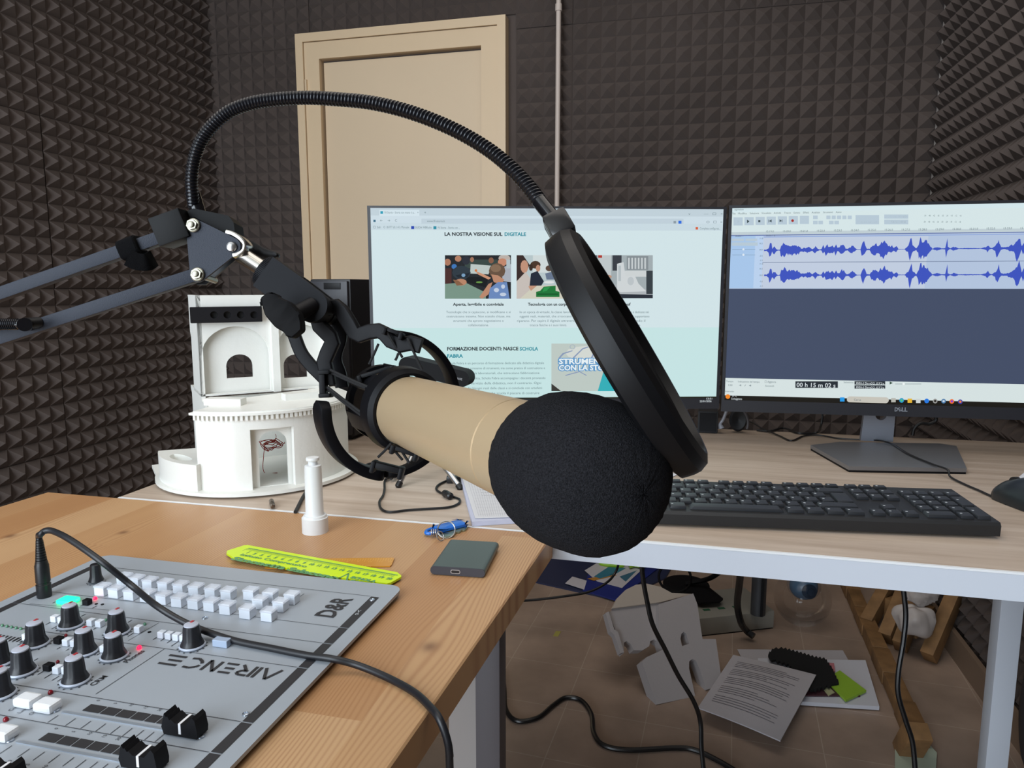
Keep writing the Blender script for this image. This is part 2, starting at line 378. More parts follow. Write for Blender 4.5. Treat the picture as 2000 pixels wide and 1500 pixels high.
# ------------------------------------------------------------------ mixing desk
ZM = .7575
MX0, MX1, MY0, MY1 = -.6145, -.2635, .10, .6235
MIX = thing('mixing_console', 'grey radio mixing console with knobs and faders on the pine table', 'mixer', ((MX0+MX1)/2, .35, ZD))
SIL = mat('silver_fascia', 'a2a9b1', .42, metal=.05)
INK = mat('dark_print', '2c2b2e', .6)
def MM(px, py, h=0): return atz(px, py, ZM+h)
bm = B(); out = [V((x, y, ZM-.003)) for x, y in rrect(MX0, MY0, MX1, MY1, .013, 8)]
slab(bm, out, [], (0, 0, .003)); obj('fascia', bm, SIL, MIX, smooth=40)
bm = B(); b2(bm, (MX0+.012, MY0+.012, ZD+.0003), (MX1-.012, MY1-.012, ZM-.003)); obj('chassis', bm, BLKM, MIX, smooth=False)
PRINT = B(); ZP = ZM+.0004
def quad(bm, pts): bm.faces.new([bm.verts.new(p) for p in pts])
def line(p, q, w=.0004, bm=None):
    bm = bm or PRINT; p, q = V(p), V(q); d = (q-p).normalized(); s = V((-d.y, d.x, 0))*w/2
    quad(bm, [v+V((0, 0, ZP-v.z)) for v in (p-s, q-s, q+s, p+s)])
def pline(a, b, w=.0005): line(MM(*a), MM(*b), w)
# dark border strips, cut by thin gaps
xr0, xr1 = MM(737, 1166).x-.0058, MM(737, 1166).x+.0022
ystops = [MM(728, 1165.5).y, MM(672, 1227).y, MM(642, 1258).y, MM(589, 1305).y, MM(457, 1408).y, MM(398, 1468).y, MM(340, 1520).y]
for i in range(len(ystops)):
    y1 = ystops[i]-.0006; y0 = (ystops[i+1] if i+1 < len(ystops) else MY0+.02)+.0006
    quad(PRINT, [V((xr0, y0, ZP)), V((xr1, y0, ZP)), V((xr1, y1, ZP)), V((xr0, y1, ZP))])
xl0, xl1 = MM(100, 1145).x-.003, MM(100, 1145).x+.0045
for y0, y1 in ((ystops[1]+.0006, MM(192, 1108).y), (ystops[2], ystops[1]-.0006), (ystops[3], ystops[2]-.0006), (ystops[4], ystops[3]-.0006)):
    quad(PRINT, [V((xl0, y0, ZP)), V((xl1, y0, ZP)), V((xl1, y1, ZP)), V((xl0, y1, ZP))])
for y in ystops[:6]: line((xl1+.002, y, 0), (xr0-.001, y, 0), .0005)
line(MM(321, 1268), MM(187, 1356.5), .0005); line(MM(310, 1217), MM(250, 1252), .0004); line(MM(127, 1295), MM(122, 1327), .0004)
line(MM(58, 1180), MM(213, 1192), .0004)
# big wordmark, upside down for the viewer: strokes in a 0..1 letter box
def MQ(x, y): return V((x, y, ZP))
p_tl, p_tr, p_bl = MM(322, 1277), MM(548, 1309), MM(295, 1295)
wy1 = p_tl.y; hL = p_tl.y-p_bl.y; wx0 = p_bl.x; wx1 = MM(551, 1311).x
LW = (wx1-wx0)/6.55
def stroke(x, y, pts, w=.17):
    """x letter start (from the right end), strokes in letter units: u to the left, v towards the viewer"""
    for (a, b), (c, d) in zip(pts, pts[1:]):
        P = V((wx1-(x+a)*LW, wy1-b*hL, 0)); Q = V((wx1-(x+c)*LW, wy1-d*hL, 0))
        line(P, Q, w*hL)
stroke(0, 0, [(0, 0), (.42, 1), (.84, 0)]); stroke(1.0, 0, [(.08, 0), (.08, 1)]); 
stroke(1.32, 0, [(0, 0), (0, 1)]); stroke(1.45, 0, [(.0, .92), (.42, .92), (.58, .75), (.42, .52), (.1, .52)]); stroke(1.45, 0, [(.2, .5), (.6, 0)])
for v in (.08, .5, .92): stroke(2.3, 0, [(0, v), (.62 if v != .5 else .5, v)])
stroke(3.15, 0, [(.06, 0), (.06, 1)]); stroke(3.15, 0, [(.06, 1), (.66, 0)]); stroke(3.15, 0, [(.66, 0), (.66, 1)])
stroke(4.1, 0, [(.75, .08), (.4, .03), (.1, .25), (.03, .42)]); stroke(4.1, 0, [(.03, .6), (.12, .8), (.4, .96), (.75, .92)])
for v in (.08, .5, .92): stroke(5.2, 0, [(0, v), (1.0 if v != .5 else .75, v)])
# maker's initials reading away from the viewer
a = MM(600, 1203.5); b_ = MM(690, 1175)
text('D&R', (MM(655, 1208).x-.0105, a.y+.001, ZM), (0, 1, 0), (-1, 0, 0), .026, thick=.0006, lift=.0005, bm=PRINT, width=.040)
text('CRM', MM(178, 1340), (0, 1, 0), (-1, 0, 0), .0068, lift=.0004, bm=PRINT, thick=.0001)
text('Phones', MM(244, 1295), (0, 1, 0), (-1, 0, 0), .0066, lift=.0004, bm=PRINT, thick=.0001)
# faders: tick marks, scale blocks, numbers
sx0 = MM(121, 1391); 
def fader(slot, cap, k):
    A, Bp = MM(*slot[0]), MM(*slot[1]); y = A.y; L = Bp.x-A.x
    bm = B(); slab(bm, [V((a, b, ZM-.0005)) for a, b in rrect(A.x, y-.0011, Bp.x, y+.0011, .001, 3)], [], (0, 0, .0012)); obj('fader_slot', bm, mat('slot_metal', 'a4adb8', .3, metal=.4), MIX)
    u = [0, .145, .27, .39, .505, .60, .69, .77, .85, .93]
    u = [A.x+L*v/.93*.9 for v in u]
    for i in range(6): quad(PRINT, [MQ(u[i]+.0122, y+.0045), MQ(u[i+1]+.0112, y+.0045), MQ(u[i+1]+.0112, y+.0125), MQ(u[i]+.0122, y+.0125)])
    for i in range(9): line((u[i]+.001, y-.0125, 0), (u[i]+.001, y-.0040, 0), .0005)
    for i, t in enumerate(('0', '5', '10', '15', '20', '25')): text(t, (u[i]+.0135, y+.0165, ZM), (0, 1, 0), (-1, 0, 0), .0034, lift=.0004, bm=PRINT)
    c = MM(*cap); cx = c.x; L2 = .0125
    prof = [(-L2, 0), (L2, 0), (L2+.0005, .004), (L2-.001, .0125), (L2-.003, .0145), (.0045, .0088), (-.0035, .0088), (-.0065, .0112), (-.0075, .0105), (-.009, .0128), (-.0100, .0122), (-L2+.001, .0145), (-L2-.0015, .005)]
    hw = .0056
    bm = B(); rings(bm, [[V((cx+a, y+s*hw*.98, ZM+.0012+b)) for a, b in prof] for s in (-1, 1)])
    fc = obj('fader_cap', bm, BLKM, MIX, smooth=25)
    b2(bm := B(), (cx-.0009, y-hw*1.0-.0002, ZM+.0032), (cx+.0009, y+hw+.0002, ZM+.0104)); obj('pointer', bm, mat('white_mark', 'e4e4e6', .4), fc, smooth=False)
dy = MM(121, 1391).y-MM(32, 1449).y
fader(((121, 1391), (372, 1436)), (362, 1434), 0)
fader(((32, 1449), (285, 1497)), (284, 1496), 1)
y3 = MM(32, 1449).y-dy
p3 = MM(32, 1449); c3 = MM(284, 1496)
def inv(p):
    v = V(p)-CAM; d = v.dot(FW); return 1000+FPX*v.dot(RT)/d, 750-FPX*v.dot(UP)/d
fader((inv((p3.x, y3, ZM)), inv((p3.x+(MM(285, 1497).x-p3.x), y3, ZM))), inv((MM(14, 1508).x+.007, y3, ZM)), 2)
# knobs
def knob(px, py, top='r', small=False):
    c = MM(px, py); k = .0082 if not small else .0060
    bm = B(); n = 44; R = []
    for a, r, g in ((.0022, k*1.16, 0), (.0045, k*1.02, .3), (.007, k*.88, 1), (.016, k*.80, 1), (.0182, k*.74, .5), (.0190, k*.62, 0)):
        R.append([c+V((math.cos(2*math.pi*j/n), math.sin(2*math.pi*j/n), 0))*(r*(1-.055*g*(j % 4 == 0)))+V((0, 0, a)) for j in range(n)])
    rings(bm, R); kb = obj('knob', bm, mat('knob_black', '1c1d22', .42), MIX, smooth=25)
    if not small:
        obj('skirt', lathe(B(), c, (0, 0, 1), [(0.0006, k*1.18), (.0016, k*1.26), (.0026, k*1.18)], 32), mat('knob_skirt', 'b4bccb', .4), kb)
        obj('cap', lathe(B(), c, (0, 0, 1), [(.0186, k*.70), (.0194, k*.68), (.0198, k*.5), (.0199, .0001)], 28), mat('knob_cap', 'b5b9c6', .45), kb)
        obj('pointer', bx(c+V((-.0015, .0032 if top == 'r' else -.002, .0199)), (.0020, .0034, .0006)), mat('red_mark', 'b0343a', .5), kb)
    bm = PRINT
    for j in range(11):
        a = math.radians(-60-j*27+90+45); r0, r1 = k*1.28, k*1.42
        line(c+V((math.cos(a)*r0, math.sin(a)*r0, 0)), c+V((math.cos(a)*r1, math.sin(a)*r1, 0)), .0014)
Z7 = 6.818
def c3_(x, y): return (x/Z7, 1120+y/Z7)
for (x, y), s in (((945, 700), 0), ((1565, 790), 0), ((480, 950), 0), ((1130, 1055), 0), ((1525, 1118), 0), ((300, 1320), 0), ((1008, 1440), 0), ((-10, 1200), 0), ((5, 1625), 0), ((1283, 118), 1)):
    knob(*c3_(x, y), small=bool(s))
knob(376, 1263)
# push buttons
WB = mat('button_white', 'dfe5ee', .4); LG = mat('button_grey', 'c3ccd8', .4)
CLR = mat('clear_cap', 'eef4ff', .08, alpha=.35, spec=.8)
def btn(px, py, sx, sy, h, m, name='button', bev=.0006, hh=None):
    c = MM(px, py, hh if hh is not None else 0); c.z = ZM+h/2+.0002
    return obj(name, box(B(), c, (sx, sy, h), bev=bev), m, MIX, smooth=False)
T = .010
rowA = [(243, 1121), (267, 1125), (293, 1129), (323, 1133), (353, 1137), (383, 1141), (415, 1145), (446, 1149)]
rowB = [(200, 1141), (227, 1145), (257, 1149), (289, 1153), (320, 1157), (350, 1162), (382, 1166), (413, 1170), (444, 1176)]
grid = [(490, 1149), (528, 1153), (570, 1157), (508, 1166), (548, 1171), (483, 1184), (525, 1189)]
for px, py in rowA+rowB+grid:
    c = MM(px, py, T)
    b = obj('illuminated_button', box(B(), (c.x, c.y, ZM+.0042), (.0108, .0098, .0080), bev=.0004), WB, MIX, smooth=False)
    obj('clear_cap', box(B(), (c.x, c.y, ZM+.0092), (.0122, .0112, .0022), bev=.0006, taper=.94), CLR, b, smooth=False)
for x, y in ((735, 590), (830, 605), (1215, 640), (1330, 655), (1848, 730), (895, 900), (1000, 915), (770, 1265), (890, 1270), (360, 830), (1395, 985)):
    btn(*c3_(x, y-15), .0056, .0056, .0055, WB, hh=.0045)
for x in (950, 993, 1037, 1079): btn(x/3, 1000+(705+(x-950)*.16)/3, .0056, .0056, .0055, WB, hh=.0045)
for x, y in ((783, 880), (648, 1235), (1160, 375)): btn(*c3_(x, y-15), .0062, .0058, .005, BLKM, hh=.004)
btn(434, 1252, .0135, .0075, .006, mat('button_blue_grey', 'a3b2c8', .4), hh=.004)
for x, y in ((255, 290), (440, 335), (30, 590)):
    btn(x/4.762, 1300+y/4.762, .0150, .0115, .0065, mat('button_milk', 'e8ebef', .3), hh=.006, bev=.0022)
GLOW = mat('green_lamp', '1fd07a', .3, emit='18e888', estr=2.2)
c = MM(133, 1171, .003); obj('lit_button', box(B(), (c.x, c.y, ZM+.0022), (.0165, .0125, .0042), bev=.0019), GLOW, MIX, label='glowing green button')
RED = mat('red_lamp', 'ff2040', .3, emit='ff1438', estr=3); DR = mat('unlit_red', '7c1420', .2); GRN = mat('unlit_green', '5c8c70', .25); YG = mat('yellow_green_lamp', '8ce030', .3, emit='86e010', estr=1.2)
def led(px, py, m, r=.0019): c = MM(px, py); obj('indicator_lamp', sphere(B(), c+V((0, 0, .001)), r, 12), m, MIX)
led(186, 1170.5, RED); led(272, 1267, RED); led(99, 1355, DR); led(12, 1408, DR); led(129, 1243, DR, .0014); led(113, 1295, DR, .0014); led(207, 1213, GRN, .0014); led(283, 1221, GRN, .0014)
for i in range(6): led(-4+9.0*i, 1222+1.6*i, GRN, .0013)
led(53, 1233, YG, .0016)
for i in range(10): line(MM(2+7*i-12, 1247+1.2*i), MM(14+7*i-12, 1240+1.2*i), .0016)
HD = mat('pale_ring', 'b9c4d2', .25, metal=.8)
for x, y in ((400, 1207.5), (480, 1395.5), (110, 1388), (393, 1439), (20, 1446.5), (727, 1172.5)):
    c = MM(x, y); obj('screw', lathe(B(), c, (0, 0, 1), [(.0002, .0026), (.0009, .0024), (.0012, .0013), (.0006, .0011), (.0005, .0001)], 18), HD, MIX)
for x, y in ((188, 1180), (200, 1181), (292, 1235)): obj('jack_hole', cyl(B(), MM(x, y)+V((0, 0, .0001)), MM(x, y)+V((0, 0, .0006)), .0014, n=14), BLKM, MIX)
# tiny printed captions beside the controls
rnd = random.Random(3)
for x, y, n in ((640, 670, 3), (730, 720, 4), (1110, 560, 3), (1130, 740, 4), (1260, 740, 2), (230, 880, 6), (270, 940, 3), (780, 1000, 2), (900, 1020, 2), (540, 1330, 3), (640, 1370, 4), (740, 1400, 4), (800, 1420, 3), (1170, 1110, 2), (1310, 1080, 2), (1730, 640, 3), (1740, 820, 4), (1260, 450, 3), (1090, 430, 2), (70, 1090, 3), (130, 900, 2), (120, 1270, 2), (480, 1150, 2), (720, 390, 2)):
    A = MM(*c3_(x, y)); L = .003*n*.55
    line(A-V((0, L/2, 0)), A+V((0, L/2, 0)), .0007)
for x, y, n in ((250, 45, 2), (335, 60, 2), (420, 75, 3), (480, 105, 4)): A = MM(260+x/5.88, 1240+y/5.88); line(A-V((0, .0022*n/2, 0)), A+V((0, .0022*n/2, 0)), .0007)
for x, y, t in ((120, 405, 'Cue'), (205, 425, 'Line'), (310, 440, 'On')): text(t, MM(x/4.762, 1300+y/4.762)-V((0, .003, 0)), (0, 1, 0), (-1, 0, 0), .0042, lift=.0004, bm=PRINT)
for px, py in grid[2:3]+grid[4:5]: line(MM(594, 1160), MM(538, 1200), .0004)
text('o-<', MM(694, 1203), (0, 1, 0), (-1, 0, 0), .007, lift=.0009, bm=(UB := B())); obj('port_symbol', UB, mat('pale_print', 'c4cad0', .5), MIX, smooth=False)
obj('printed_markings', PRINT, INK, MIX, smooth=False)
# ------------------------------------------------------------------ audio cable with connector plugged in the console
c = MM(87, 1165)
CX = thing('audio_cable', 'black audio cable arching from a socket of the mixing console to the table edge', 'cable', c)
bm = lathe(B(), c, (0, 0, 1), [(0, .0060), (.0005, .0063), (.0125, .0063), (.0130, .0056), (.0145, .0056), (.015, .0062), (.031, .0060), (.0325, .0055), (.0345, .0052)], 28)
for i in range(9): lathe(bm, c+V((0, 0, .0345+i*.0024)), (0, 0, 1), [(0, .0050-i*.00022), (.0017, .0048-i*.00022), (.0019, .0039-i*.00018), (.0024, .0039-i*.00018)], 20)
obj('plug', bm, mat('cable_plug_black', '17181b', .4), CX)
zt = c.z+.056
def atD(px, py, z): return atz(px, py, z)
pts = [V((c.x, c.y, zt-.004)), V((c.x, c.y, zt+.004))]
for px, py, z in ((78, 1045, zt+.014), (88, 1037, zt+.018), (105, 1038, zt+.018), (140, 1056, zt+.013), (200, 1098, zt-.002), (260, 1146, zt-.026), (310, 1186, ZM+.022), (370, 1220, ZM+.010), (450, 1249, ZM+.0039), (530, 1266, ZM+.0032), (600, 1280, ZM+.0032), (650, 1287, ZM+.0032), (700, 1300, ZD+.0060), (760, 1325, ZD+.0032), (810, 1353, ZD+.0032), (842, 1383, ZD+.0032)): pts.append(atz(px, py, z))
e = pts[-1]
for px, py, y in ((858, 1404, e.y-.008), (872, 1440, e.y-.012), (878, 1475, e.y-.013), (880, 1540, e.y-.010)): pts.append(aty(px, py, y))
pts.append(pts[-1]+V((0, .02, -.25)))
obj('cord', tube(B(), pts, .0028, n=12, k=8), mat('cable_jacket', '17181d', .42), CX)
# ------------------------------------------------------------------ monitors
class Plane:
    def __init__(s, O, ex, ey): s.O = V(O); s.ex = V(ex).normalized(); s.ey = V(ey).normalized(); s.n = s.ex.cross(s.ey)
    def p(s, x, y, off=0): return atp(x, y, s.O+s.n*off, s.n)
    def uv(s, x, y): d = s.p(x, y)-s.O; return d.dot(s.ex), d.dot(s.ey)
    def w(s, u, v, off=0): return s.O+s.ex*u+s.ey*v+s.n*off
def flat(bm, P, pts, off):
    bm.faces.new([bm.verts.new(P.w(u, v, off)) for u, v in pts])
def flatpx(bm, P, pts, off): bm.faces.new([bm.verts.new(P.p(x, y, off)) for x, y in pts])
def txt(bm, P, s, x, y, hpx, wpx=None, align='LEFT', thick=0, off=.0006):
    """a line of text whose centre line runs through pixel (x,y); cap height in pixels"""
    a = P.p(x, y, 0); k = (P.p(x, y-hpx/2, 0)-P.p(x, y+hpx/2, 0)).length
    size = k/.70; W = (P.p(x+wpx, y, 0)-a).length if wpx else None
    text(s, a+P.n*off, P.ex, P.ey, size, thick=thick*size, align=align, bm=bm, width=W)
EMM = {}
def emis(c, s=1.0):
    s = s*.76
    k = 'screen_'+c+('' if s == 1 else '_%d' % (s*100))
    return mat(k, '050505', .6, emit=c, estr=s, spec=.1)
def monitor(name, label, P, x0, x1, z0, z1, bz, chin, thick=.035):
    M = thing(name, label, 'monitor', (P.w((x0+x1)/2, 0).x, P.w((x0+x1)/2, 0).y-P.n.y*.03, ZD))
    ax = (P.ex, P.ey, P.n); c = P.w((x0+x1)/2, (z0+z1)/2, -.010)
    obj('housing', box(B(), c, (x1-x0, z1-z0, .018), ax, bev=.002), BLKM, M)
    c = P.w((x0+x1)/2, (z0+z1)/2+.02, -.025); obj('back_cover', box(B(), c, ((x1-x0)*.7, (z1-z0)*.55, .02), ax, bev=.006), BLKM, M)
    # chin panel and thin bezel stand a hair proud of the screen
    bm = B()
    def fb(a0, a1, c0, c1): box(bm, P.w((a0+a1)/2, (c0+c1)/2, 0), (a1-a0, c1-c0, .0022), ax)
    fb(x0, x1, z0, z0+chin); fb(x0, x1, z1-bz, z1); fb(x0, x0+bz, z0+chin, z1-bz); fb(x1-bz, x1, z0+chin, z1-bz)
    obj('bezel', bm, mat('bezel_dark', '26272d', .45), M, smooth=False)
    return M
# left screen
dl, dr = 1.270, 1.292
A = atd(717, 400, dl); Bq = atd(1419, 405, dr); ex = V((Bq.x-A.x, Bq.y-A.y, 0)).normalized()
Pl = Plane(A, ex, (0, 0, 1)); LW_ = (Bq-A).length
bz = Pl.uv(1398, 797); ztopL = Pl.uv(1068, 403)[1]; zbotL = Pl.uv(1398, 798)[1]
ML = monitor('monitor', 'left monitor showing a white web page with photos, behind the microphone', Pl, 0, LW_, zbotL, ztopL, .0055, .020)
def screenrect(P, x0, x1, z0, z1, m, par, name='screen', off=.0006):
    bm = B(); flat(bm, P, [(x0, z0), (x1, z0), (x1, z1), (x0, z1)], off); return obj(name, bm, m, par, smooth=False)
lz0 = Pl.uv(1200, 792)[1]+.004; lz1 = ztopL-.0055
tb = Pl.uv(1150, 776)[1]
S = screenrect(Pl, .0055, LW_-.0055, zbotL+.020, lz1, emis('2b2c24', .8), ML)
def wrect(x0, y0, x1, y1, col, off, par, name='page_area', s=1.0):
    bm = B(); flatpx(bm, Pl, [(x0, y1), (x1, y1), (x1, y0), (x0, y0)], off); return obj(name, bm, emis(col, s), par, smooth=False)
def band(P, y0, y1, xa, xb, col, off, par, LWd, name='page_area', s=1.0):
    v0, v1 = P.uv(1068 if P is Pl else 1700, y0)[1], P.uv(1068 if P is Pl else 1700, y1)[1]
    bm = B(); flat(bm, P, [(xa, v1), (xb, v1), (xb, v0), (xa, v0)], off); return obj(name, bm, emis(col, s), par, smooth=False)
e0, e1 = .0057, LW_-.0057
band(Pl, 409, 640, e0, e1, 'd4e6ea', .0010, S, LW_, 'web_page')
band(Pl, 640, 776, e0, e1, 'c8e6e6', .0010, S, LW_, 'web_page')
band(Pl, 407.5, 422, e0, e1, 'c3d3dc', .0012, S, LW_, 'tab_strip')
band(Pl, 422, 436, e0, e1, 'cfdfe8', .0012, S, LW_, 'tool_bar')
band(Pl, 436, 450, e0, e1, 'cbdce4', .0012, S, LW_, 'bookmark_bar')
wrect(741, 410, 819, 422, 'd6e6ee', .0014, S); wrect(823, 427, 1335, 437, 'c2d2dc', .0014, S)
TD = B(); TT = B(); TG = B(); TB_ = B(); TWH = B()
txt(TD, Pl, 'LA NOSTRA VISIONE SUL', 868, 457.5, 6.6, 113, thick=.035)
txt(TT, Pl, 'DIGITALE', 985, 457.8, 6.6, 42, thick=.035)
txt(TD, Pl, 'FORMAZIONE DOCENTI: NASCE', 873, 681.5, 6.6, 139, thick=.035)
txt(TT, Pl, 'SCHOLA', 1015, 681.5, 6.6, 36, thick=.035); txt(TT, Pl, 'FABRA', 873, 695.5, 6.6, 31, thick=.035)
txt(TD, Pl, 'Aperta, leggibile e conviviale', 934.5, 594.5, 5.4, 99, 'CENTER', .03)
txt(TD, Pl, 'Tecnologia con un corpo reale', 1031, 594.5, 5.4, 96, 'LEFT', .03)
txt(TD, Pl, 'Digital proof', 1189, 594.5, 5.4, 42, 'LEFT', .03)
def para(lines, x, y, dy, wd, al):
    for i, (l, wl) in enumerate(zip(lines, wd)): txt(TG, Pl, l, x, y+i*dy, 4.6, wl, al)
para(['Tecnologie che si capiscono, si modificano e si', 'costruiscono insieme. Non scatole chiuse, ma', 'strumenti che aprono negoziazione e', 'collaborazione.'], 934.5, 609.5, 8.5, (125, 124, 98, 40), 'CENTER')
para(['In un epoca di virtuale, la classe lavora con', 'oggetti reali, materiali, che si toccano e si', 'riparano. Per capire il digitale attraverso le', 'tracce fisiche e i suoi limiti.'], 1071, 609.5, 8.5, (112, 112, 122, 72), 'CENTER')
para(['verificate e dedicate nei', 'musei che supportano', 'imparando il', 'limite'], 1240, 609.5, 8.5, (54, 56, 40, 20), 'CENTER')
para(['Schola Fabra è un percorso di formazione dedicato alla didattica digitale', 'intesa non come consumo di strumenti, ma come pratica di costruzione e', 'riuso. Con le attività laboratoriali, che intrecciano fabbricazione', 'digitale e lettura critica, Schola Fabra accompagna i docenti provando', 'la tecnologia al servizio della didattica, non il contrario. Ogni', 'modulo nasce dai bisogni reali delle classi e si conclude con artefatti', 'concreti, perché una scuola che scuola il piacere di costruire'], 873, 709.5, 9.8, (189, 191, 180, 192, 183, 185, 180), 'LEFT')
txt(TG, Pl, 'Fil Storia - Storia con mano il p...   ×', 751, 415.3, 4, 66); txt(TG, Pl, '+', 828, 415.5, 4.5, 4)
txt(TG, Pl, '←     →     C', 742, 431, 5, 33); txt(TG, Pl, 'www.fil-storia.it', 834, 432, 4.2, 35)
txt(TG, Pl, '□ Sali', 729, 444, 4.2, 14); txt(TG, Pl, 'O  BUTT (0.1.41) Manuale', 749, 444, 4.2, 50); txt(TG, Pl, 'GUIDA WBRadio', 810, 444.5, 4.2, 33); txt(TG, Pl, 'Fil Storia - Storia con ...', 855, 445, 4.2, 43)
txt(TG, Pl, 'v', 1344, 418, 4, 4); txt(TG, Pl, '—   □   ×', 1374, 418, 4, 37); txt(TG, Pl, 'O   □   =', 1379, 434, 4.6, 31); txt(TG, Pl, 'Completa configuraz...', 1366, 446.5, 4.2, 40)
for x, y, c, r in ((745.5, 415, '2a9db8', 2.6), (806, 444.5, '2747b0', 3), (849.5, 444.8, '2f8fa6', 3), (1328, 434, '2f6fe0', 3), (1361, 446, 'd8603a', 2.4), (731.5, 431.5, '3c6d86', 2.2), (1318, 434, '8d9ca6', 2.5)):
    wrect(x-r, y-r, x+r, y+r, c, .0015, S, 'page_icon')
for x, y, c in ((1159, 781, 'ff8a3a'), (1176, 782, '8a4ad0')): wrect(x-3.5, y-3.5, x+3.5, y+3.5, c, .0012, S, 'task_icon')
txt(TWH, Pl, '13:51', 1378, 778.5, 3.6, 11); txt(TWH, Pl, '22/01/2026', 1366, 783.8, 3.6, 23)
# pictures on the page, painted as flat shapes
def picture(P, S_, box_, shapes, name='page_photo'):
    x0, y0, x1, y1 = box_; byc = {}
    def cl(x, y): return (min(max(x, x0), x1), min(max(y, y0), y1))
    for i, (c, pts) in enumerate(shapes):
        bm = B(); qs = [cl(x0+(x1-x0)*a, y0+(y1-y0)*b) for a, b in pts]; out = []
        for q_ in qs:
            if not out or (abs(q_[0]-out[-1][0])+abs(q_[1]-out[-1][1])) > .05: out.append(q_)
        if len(out) > 2 and (abs(out[0][0]-out[-1][0])+abs(out[0][1]-out[-1][1])) < .05: out.pop()
        if len(out) < 3: bm.free(); continue
        flatpx(bm, P, out, .0013+i*.00004)
        byc.setdefault(c, []).append(bm)
    par = None
    for c, bms in byc.items():
        bm = bms[0]
        for b2_ in bms[1:]:
            me = bpy.data.meshes.new('t'); b2_.to_mesh(me); b2_.free(); bm.from_mesh(me); bpy.data.meshes.remove(me)
        obj(name, bm, emis(c, .92), S_, smooth=False)
def R_(a, b, c, d): return [(a, d), (c, d), (c, b), (a, b)]
def E_(a, b, r, s, n=12): return [(a+r*math.cos(2*math.pi*i/n), b-s*math.sin(2*math.pi*i/n)) for i in range(n)]
ph1 = [('23262b', R_(0, 0, 1, 1)), ('3a4a46', R_(.3, .1, .8, .3)), ('4c2c2a', R_(0, .3, .1, .7)), ('7d9a8b', [(0, .66), (.3, .62), (.62, .86), (.62, 1), (0, 1)]), ('15181c', [(.32, .5), (.66, .5), (.62, .74), (.34, .62)]),
       ('c4d0cd', [(.39, .2), (.7, .24), (.66, .44), (.38, .42)]), ('3f7ac0', E_(.14, .26, .04, .06)), ('b98468', E_(.2, .08, .05, .07)), ('b37c62', E_(.04, .16, .05, .08)), ('2b2f3a', E_(.32, .12, .06, .1)), ('a87860', E_(.41, .1, .03, .06)), ('c3b8b0', E_(.9, .07, .09, .09)), ('c98c70', E_(.87, .16, .07, .09)), ('b0b6c0', [(.84, .3), (1, .2), (1, .62), (.88, .6)]), ('8b5f4a', E_(.7, .12, .04, .07)),
       ('2e3a44', E_(.25, .4, .14, .16)), ('1d2630', [(.16, .46), (.38, .4), (.34, .5), (.2, .52)]), ('7ea6c8', E_(.28, .46, .03, .04)), ('c08a6c', E_(.24, .62, .09, .08)), ('8a6246', [(.12, .56), (.18, .7), (.28, .68), (.2, .58)]),
       ('d2997a', [(.46, .36), (.56, .42), (.7, .52), (.66, .56), (.5, .44)]), ('dd7a40', E_(.47, .35, .02, .03)), ('6b5442', E_(.79, .36, .125, .18)), ('8a6f58', E_(.77, .3, .08, .09)), ('c28e72', [(.7, .44), (.8, .46), (.9, .56), (.86, .66), (.74, .62)]), ('c28e72', [(.66, .66), (.72, .62), (.66, .9), (.56, 1), (.52, .96)]),
       ('6f8fc4', [(.68, .76), (.8, .62), (.94, .62), (.98, 1), (.66, 1)]), ('c9d6ea', E_(.78, .8, .04, .05)), ('c9d6ea', E_(.88, .72, .03, .05)), ('c9d6ea', E_(.88, .9, .05, .04)), ('6ea04a', E_(.52, .62, .05, .02)), ('b8c6cc', R_(.93, .1, .99, .3))]
picture(Pl, S, (869, 498.5, 998, 583.5), ph1)
ph2 = [('bfcfd2', R_(0, 0, 1, 1)), ('d8e2e2', R_(.25, 0, .85, .4)), ('d8d6c4', [(0, 1), (.2, .7), (1, .68), (1, 1)]), ('3a2b28', [(0, 0), (.1, 0), (.2, .22), (.12, .5), (.1, .75), (0, .9)]), ('c9977e', E_(.12, .26, .06, .15)), ('cfc6bf', [(0, .6), (.14, .38), (.24, .6), (.2, .8), (.05, 1), (0, 1)]), ('c99a80', [(.18, .72), (.34, .56), (.36, .64), (.22, .82)]),
       ('4c3628', E_(.29, .22, .08, .09)), ('3a2a22', E_(.22, .28, .03, .08)), ('c09078', E_(.33, .3, .035, .08)), ('232b3a', [(.22, .42), (.32, .36), (.42, .6), (.38, .7), (.2, .7)]), ('5c463a', E_(.5, .3, .055, .07)), ('6c7c94', [(.44, .42), (.54, .38), (.6, .56), (.46, .56)]), ('c09078', E_(.54, .34, .02, .04)), ('c8504a', E_(.7, .5, .02, .03)), ('e8ecec', E_(.5, .62, .08, .03)), ('6f5648', E_(.66, .38, .03, .05)),
       ('1f7a3a', [(.3, .96), (.3, .84), (.36, .82), (.42, .72), (.6, .7), (.6, .82), (.66, .84), (.66, .96)]), ('135a28', R_(.32, .88, .64, .91)), ('2f9a50', [(.42, .74), (.52, .72), (.46, .82), (.4, .84)])]
picture(Pl, S, (1009, 498.5, 1136, 583.5), ph2)
